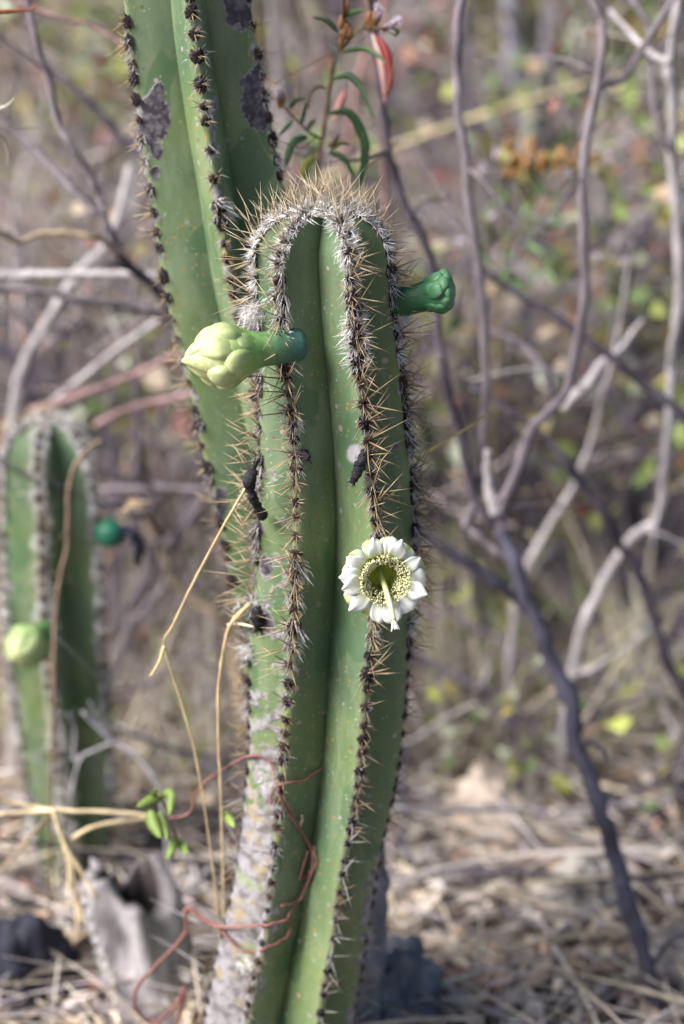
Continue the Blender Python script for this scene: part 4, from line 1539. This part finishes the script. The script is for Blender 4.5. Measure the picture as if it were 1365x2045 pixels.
# ------------------------------------------------------------------ thicket behind: random shrubs copied from a few kinds
def grow(mb, p, d, l, r, depth, tips, c, gn=.22):
    n = 5
    pts = [p.copy()]; rr = [r]
    q = p.copy(); dd = d.copy()
    for i in range(n):
        dd = (dd + Vector((random.gauss(0, gn), random.gauss(0, gn), random.gauss(0, gn * .6) + .04))).normalized()
        q = q + dd * l / n
        pts.append(q.copy()); rr.append(r * (1 - .5 * (i + 1) / n))
    mb.tube(pts, rr, 5, shade(c, random.uniform(.75, 1.25)), cap=False)
    if depth == 0:
        tips.append((pts[-1], dd)); tips.append((pts[3], dd))
        return
    for k in range(random.randint(2, 3)):
        j = random.randint(2, n)
        nd = (dd + Vector((random.gauss(0, .6), random.gauss(0, .6), random.gauss(.1, .4)))).normalized()
        grow(mb, pts[j], nd, l * random.uniform(.5, .8), rr[j] * .75, depth - 1, tips, c, gn)


def shrub_meshes(seed, stems, hgt, rad, c, leaves, lc, lsize):
    random.seed(seed)
    mb = MB(); tips = []
    for s in range(stems):
        a = random.uniform(0, 2 * pi)
        sp = random.uniform(.1, .55)
        grow(mb, Vector((random.gauss(0, .03), random.gauss(0, .03), -.05)), Vector((cos(a) * sp, sin(a) * sp, 1)).normalized(), hgt * random.uniform(.5, .8), rad * random.uniform(.6, 1.1), 2, tips, c)
    bm_ = mb.mesh('branches', M_bark)
    lm = None
    if leaves:
        lb = MB()
        for k in range(leaves):
            p, d = random.choice(tips)
            p = p + Vector((random.gauss(0, .05), random.gauss(0, .05), random.gauss(0, .05)))
            d1 = Vector((random.gauss(0, 1), random.gauss(0, 1), random.gauss(-.2, .7))).normalized()
            s = d1.orthogonal().normalized()
            s = (s * cos(k) + d1.cross(s) * sin(k))
            nrm = d1.cross(s)
            L_ = lsize * random.uniform(.6, 1.4); w = L_ * random.uniform(.2, .38)
            cc = shade(random.choice(lc), random.uniform(.75, 1.25))
            lb.add([p, p + d1 * L_ * .5 + s * w + nrm * w * .4, p + d1 * L_ * .5, p + d1 * L_ * .5 - s * w + nrm * w * .4, p + d1 * L_ - nrm * L_ * .15],
                   [(0, 1, 2), (0, 2, 3), (1, 4, 2), (2, 4, 3)], cc)
        lm = lb.mesh('foliage', M_leaf)
    return bm_, lm


GRN = [(.14, .21, .06), (.22, .28, .08), (.32, .35, .10), (.11, .16, .06), (.40, .33, .09), (.42, .46, .34)]
DRY = [(.38, .28, .18), (.34, .17, .10), (.30, .27, .13), (.44, .36, .27), (.26, .10, .08)]
kinds_bare = [shrub_meshes(500 + i, 4, 1.1, .019, (MAUVE, PALE, BLUEGR, (.36, .29, .28))[i], 60, DRY, .035) for i in range(4)]
kinds_twiggy = [shrub_meshes(600 + i, 6, .75, .0085, ((.30, .25, .27), (.15, .125, .145), (.40, .36, .37), (.22, .17, .18))[i], 50, DRY, .03) for i in range(4)]
kinds_leafy = [shrub_meshes(520 + i, 5, 1.0, .010, MAUVE, 420, GRN + GRN + DRY, .055) for i in range(4)]
kinds_dense = [shrub_meshes(540 + i, 7, 1.3, .014, DKBR, 1500, GRN[:4] + DRY[:2] + [(.07, .10, .04)], .055) for i in range(3)]
kinds_low = [shrub_meshes(560 + i, 4, .22, .004, (.2, .16, .12), 60, GRN + [(.38, .42, .08)], .026) for i in range(4)]


def place(kindset, name, label, group, spots):
    for (x, y, s) in spots:
        ki = random.randrange(len(kindset))
        bm_, lm = kindset[ki]
        r = empty(name, (x, y, gz(x, min(y, 14))), label if isinstance(label, str) else label[ki], 'shrub', group)
        r.rotation_euler = (0, 0, random.uniform(0, 6.28)); r.scale = (s, s, s * random.uniform(.85, 1.15))
        link('branches', bm_, r)
        if lm: link('foliage', lm, r)


random.seed(71)


def spots(n, y0, y1, s0, s1, edge=.1, left=None):
    out = []
    for _ in range(n):
        y = random.uniform(y0, y1)
        hw = .148 * (y + 1.9) * 1.06 + edge
        x = random.uniform(-hw, hw)
        out.append((x, y, random.uniform(s0, s1)))
    return out


place(kinds_bare, 'bare_shrub', ['grey-mauve leafless shrub in the blurred thicket behind the cacti', 'pale grey leafless shrub in the blurred thicket behind the cacti', 'dark bluish leafless shrub in the blurred thicket behind the cacti', 'pinkish brown leafless shrub in the blurred thicket behind the cacti'], 'leafless shrubs of the thicket', spots(12, 1.1, 2.2, .5, .9) + spots(18, 2.2, 4.6, .7, 1.1))
place(kinds_twiggy, 'twiggy_shrub', ['low shrub of many thin mauve twigs close behind the cacti', 'low shrub of many thin dark twigs close behind the cacti', 'low shrub of many thin whitish twigs close behind the cacti', 'low shrub of many thin brown twigs close behind the cacti'], 'thin twiggy shrubs', spots(26, .85, 2.4, .55, 1.15))
place(kinds_leafy, 'leafy_shrub', 'sparse yellow-green leafy shrub in the blurred thicket behind the cacti', 'leafy shrubs of the thicket', spots(5, .95, 1.8, .4, .6) + spots(24, 2.3, 4.8, .6, 1.1))
place(kinds_dense, 'dense_shrub', 'dense dark green shrub at the back of the thicket', 'dense shrubs at the back', spots(18, 4.0, 7.5, .9, 1.5, .5))
place(kinds_low, 'low_weed', 'low green weed sprouting from the dry litter', 'weeds in the litter', spots(24, .45, 2.6, .5, 1.1))

# ------------------------------------------------------------------ litter, straw, grass
random.seed(81)
lit = MB()
LC = [(.40, .30, .23), (.34, .25, .19), (.50, .41, .33), (.26, .19, .16), (.46, .40, .38), (.54, .43, .31), (.32, .18, .14), (.48, .43, .42), (.60, .53, .46), (.24, .20, .21)]
for k in range(11000):
    y = -.3 + 5.3 * random.random() ** 1.7
    hw = .16 * (y + 1.9) + .15
    x = random.uniform(-hw, hw)
    z = gz(x, y) + random.uniform(.002, .03)
    a = random.uniform(0, 6.28)
    L_ = random.uniform(.012, .034); w = L_ * random.uniform(.2, .4)
    d = Vector((cos(a), sin(a), random.gauss(0, .3))).normalized()
    s = Vector((-sin(a), cos(a), random.gauss(0, .4))).normalized()
    p = Vector((x, y, z)); up_ = Vector((0, 0, L_ * random.uniform(-.1, .35)))
    c = shade(random.choice(LC), random.uniform(.8, 1.4))
    lit.add([p - d * L_, p + s * w + up_, p - up_ * .3, p - s * w + up_, p + d * L_], [(0, 1, 2), (0, 2, 3), (1, 4, 2), (2, 4, 3)], c)
tag(lit.build('leaf_litter', M_litter, smooth=False), 'dead brown leaves scattered thickly over the ground', 'leaf litter', kind='stuff')

straw = MB()
SC = [(.52, .44, .33), (.60, .52, .41), (.46, .39, .32), (.52, .46, .43), (.43, .37, .38), (.58, .53, .47)]


def blade(mb, p, d, l, w, c, droop):
    pts = []
    q = Vector(p); dd = Vector(d).normalized()
    s = dd.cross(Vector((random.gauss(0, 1), random.gauss(0, 1), .2))).normalized()
    vs = []
    N = 4
    for i in range(N + 1):
        k = w * (1 - .85 * i / N)
        vs += [q - s * k, q + s * k]
        dd = (dd + Vector((0, 0, -droop))).normalized()
        q = q + dd * l / N
    mb.add(vs, [(2 * i, 2 * i + 1, 2 * i + 3, 2 * i + 2) for i in range(N)], c)


# lying stalks
for k in range(3600):
    y = -.25 + 4.8 * random.random() ** 1.5
    hw = .16 * (y + 1.9) + .15
    x = random.uniform(-hw, hw)
    a = random.uniform(0, 6.28)
    blade(straw, (x, y, gz(x, y) + random.uniform(.01, .06)), (cos(a), sin(a), random.uniform(-.02, .35)), random.uniform(.08, .32), random.uniform(.0012, .0032), shade(random.choice(SC), random.uniform(.7, 1.2)), random.uniform(0, .12))
tag(straw.build('fallen_straw', M_straw, smooth=False), 'fallen straw and dry grass stalks lying across the litter', 'straw', kind='stuff')

dry = MB()
for k in range(900):
    y = .65 + 3.4 * random.random()
    hw = .155 * (y + 1.9) + .1
    x = random.uniform(-hw, hw)
    n_ = random.randint(6, 14)
    hgt = random.uniform(.10, .34) * (1.3 if y > 1.5 else 1)
    lx, ly = random.gauss(0, .25), random.gauss(0, .25)
    for b in range(n_):
        blade(dry, (x + random.gauss(0, .02), y + random.gauss(0, .02), gz(x, y) - .005), (lx + random.gauss(0, .28), ly + random.gauss(0, .28), 1), hgt * random.uniform(.5, 1.2), random.uniform(.0012, .0036),
              shade(random.choice(SC + [(.30, .33, .13)]), random.uniform(.65, 1.2)), random.uniform(.02, .22))
tag(dry.build('dry_grass', M_straw, smooth=False), 'standing dry straw-coloured grass behind the cacti', 'grass', kind='stuff')

tw = MB()
for k in range(520):
    y = .35 + 4.0 * random.random() ** 1.2
    hw = .16 * (y + 1.9) + .15
    x = random.uniform(-hw, hw)
    a = random.uniform(0, 6.28)
    d = Vector((cos(a), sin(a), random.uniform(-.05, .4))).normalized()
    p = Vector((x, y, gz(x, y) + random.uniform(.005, .05)))
    pts = [p]; 
    L_ = random.uniform(.08, .4)
    for i in range(5):
        d = (d + Vector((random.gauss(0, .18), random.gauss(0, .18), random.gauss(0, .08)))).normalized()
        pts.append(pts[-1] + d * L_ / 5)
    r = random.uniform(.0015, .005)
    tw.tube(pts, [r * (1 - .1 * i) for i in range(6)], 5, shade(random.choice((MAUVE, PALE, BLUEGR, DKBR, PALE)), random.uniform(.8, 1.3)), cap=False)
tag(tw.build('fallen_twigs', M_bark), 'grey fallen twigs strewn over the litter', 'twigs', kind='stuff')
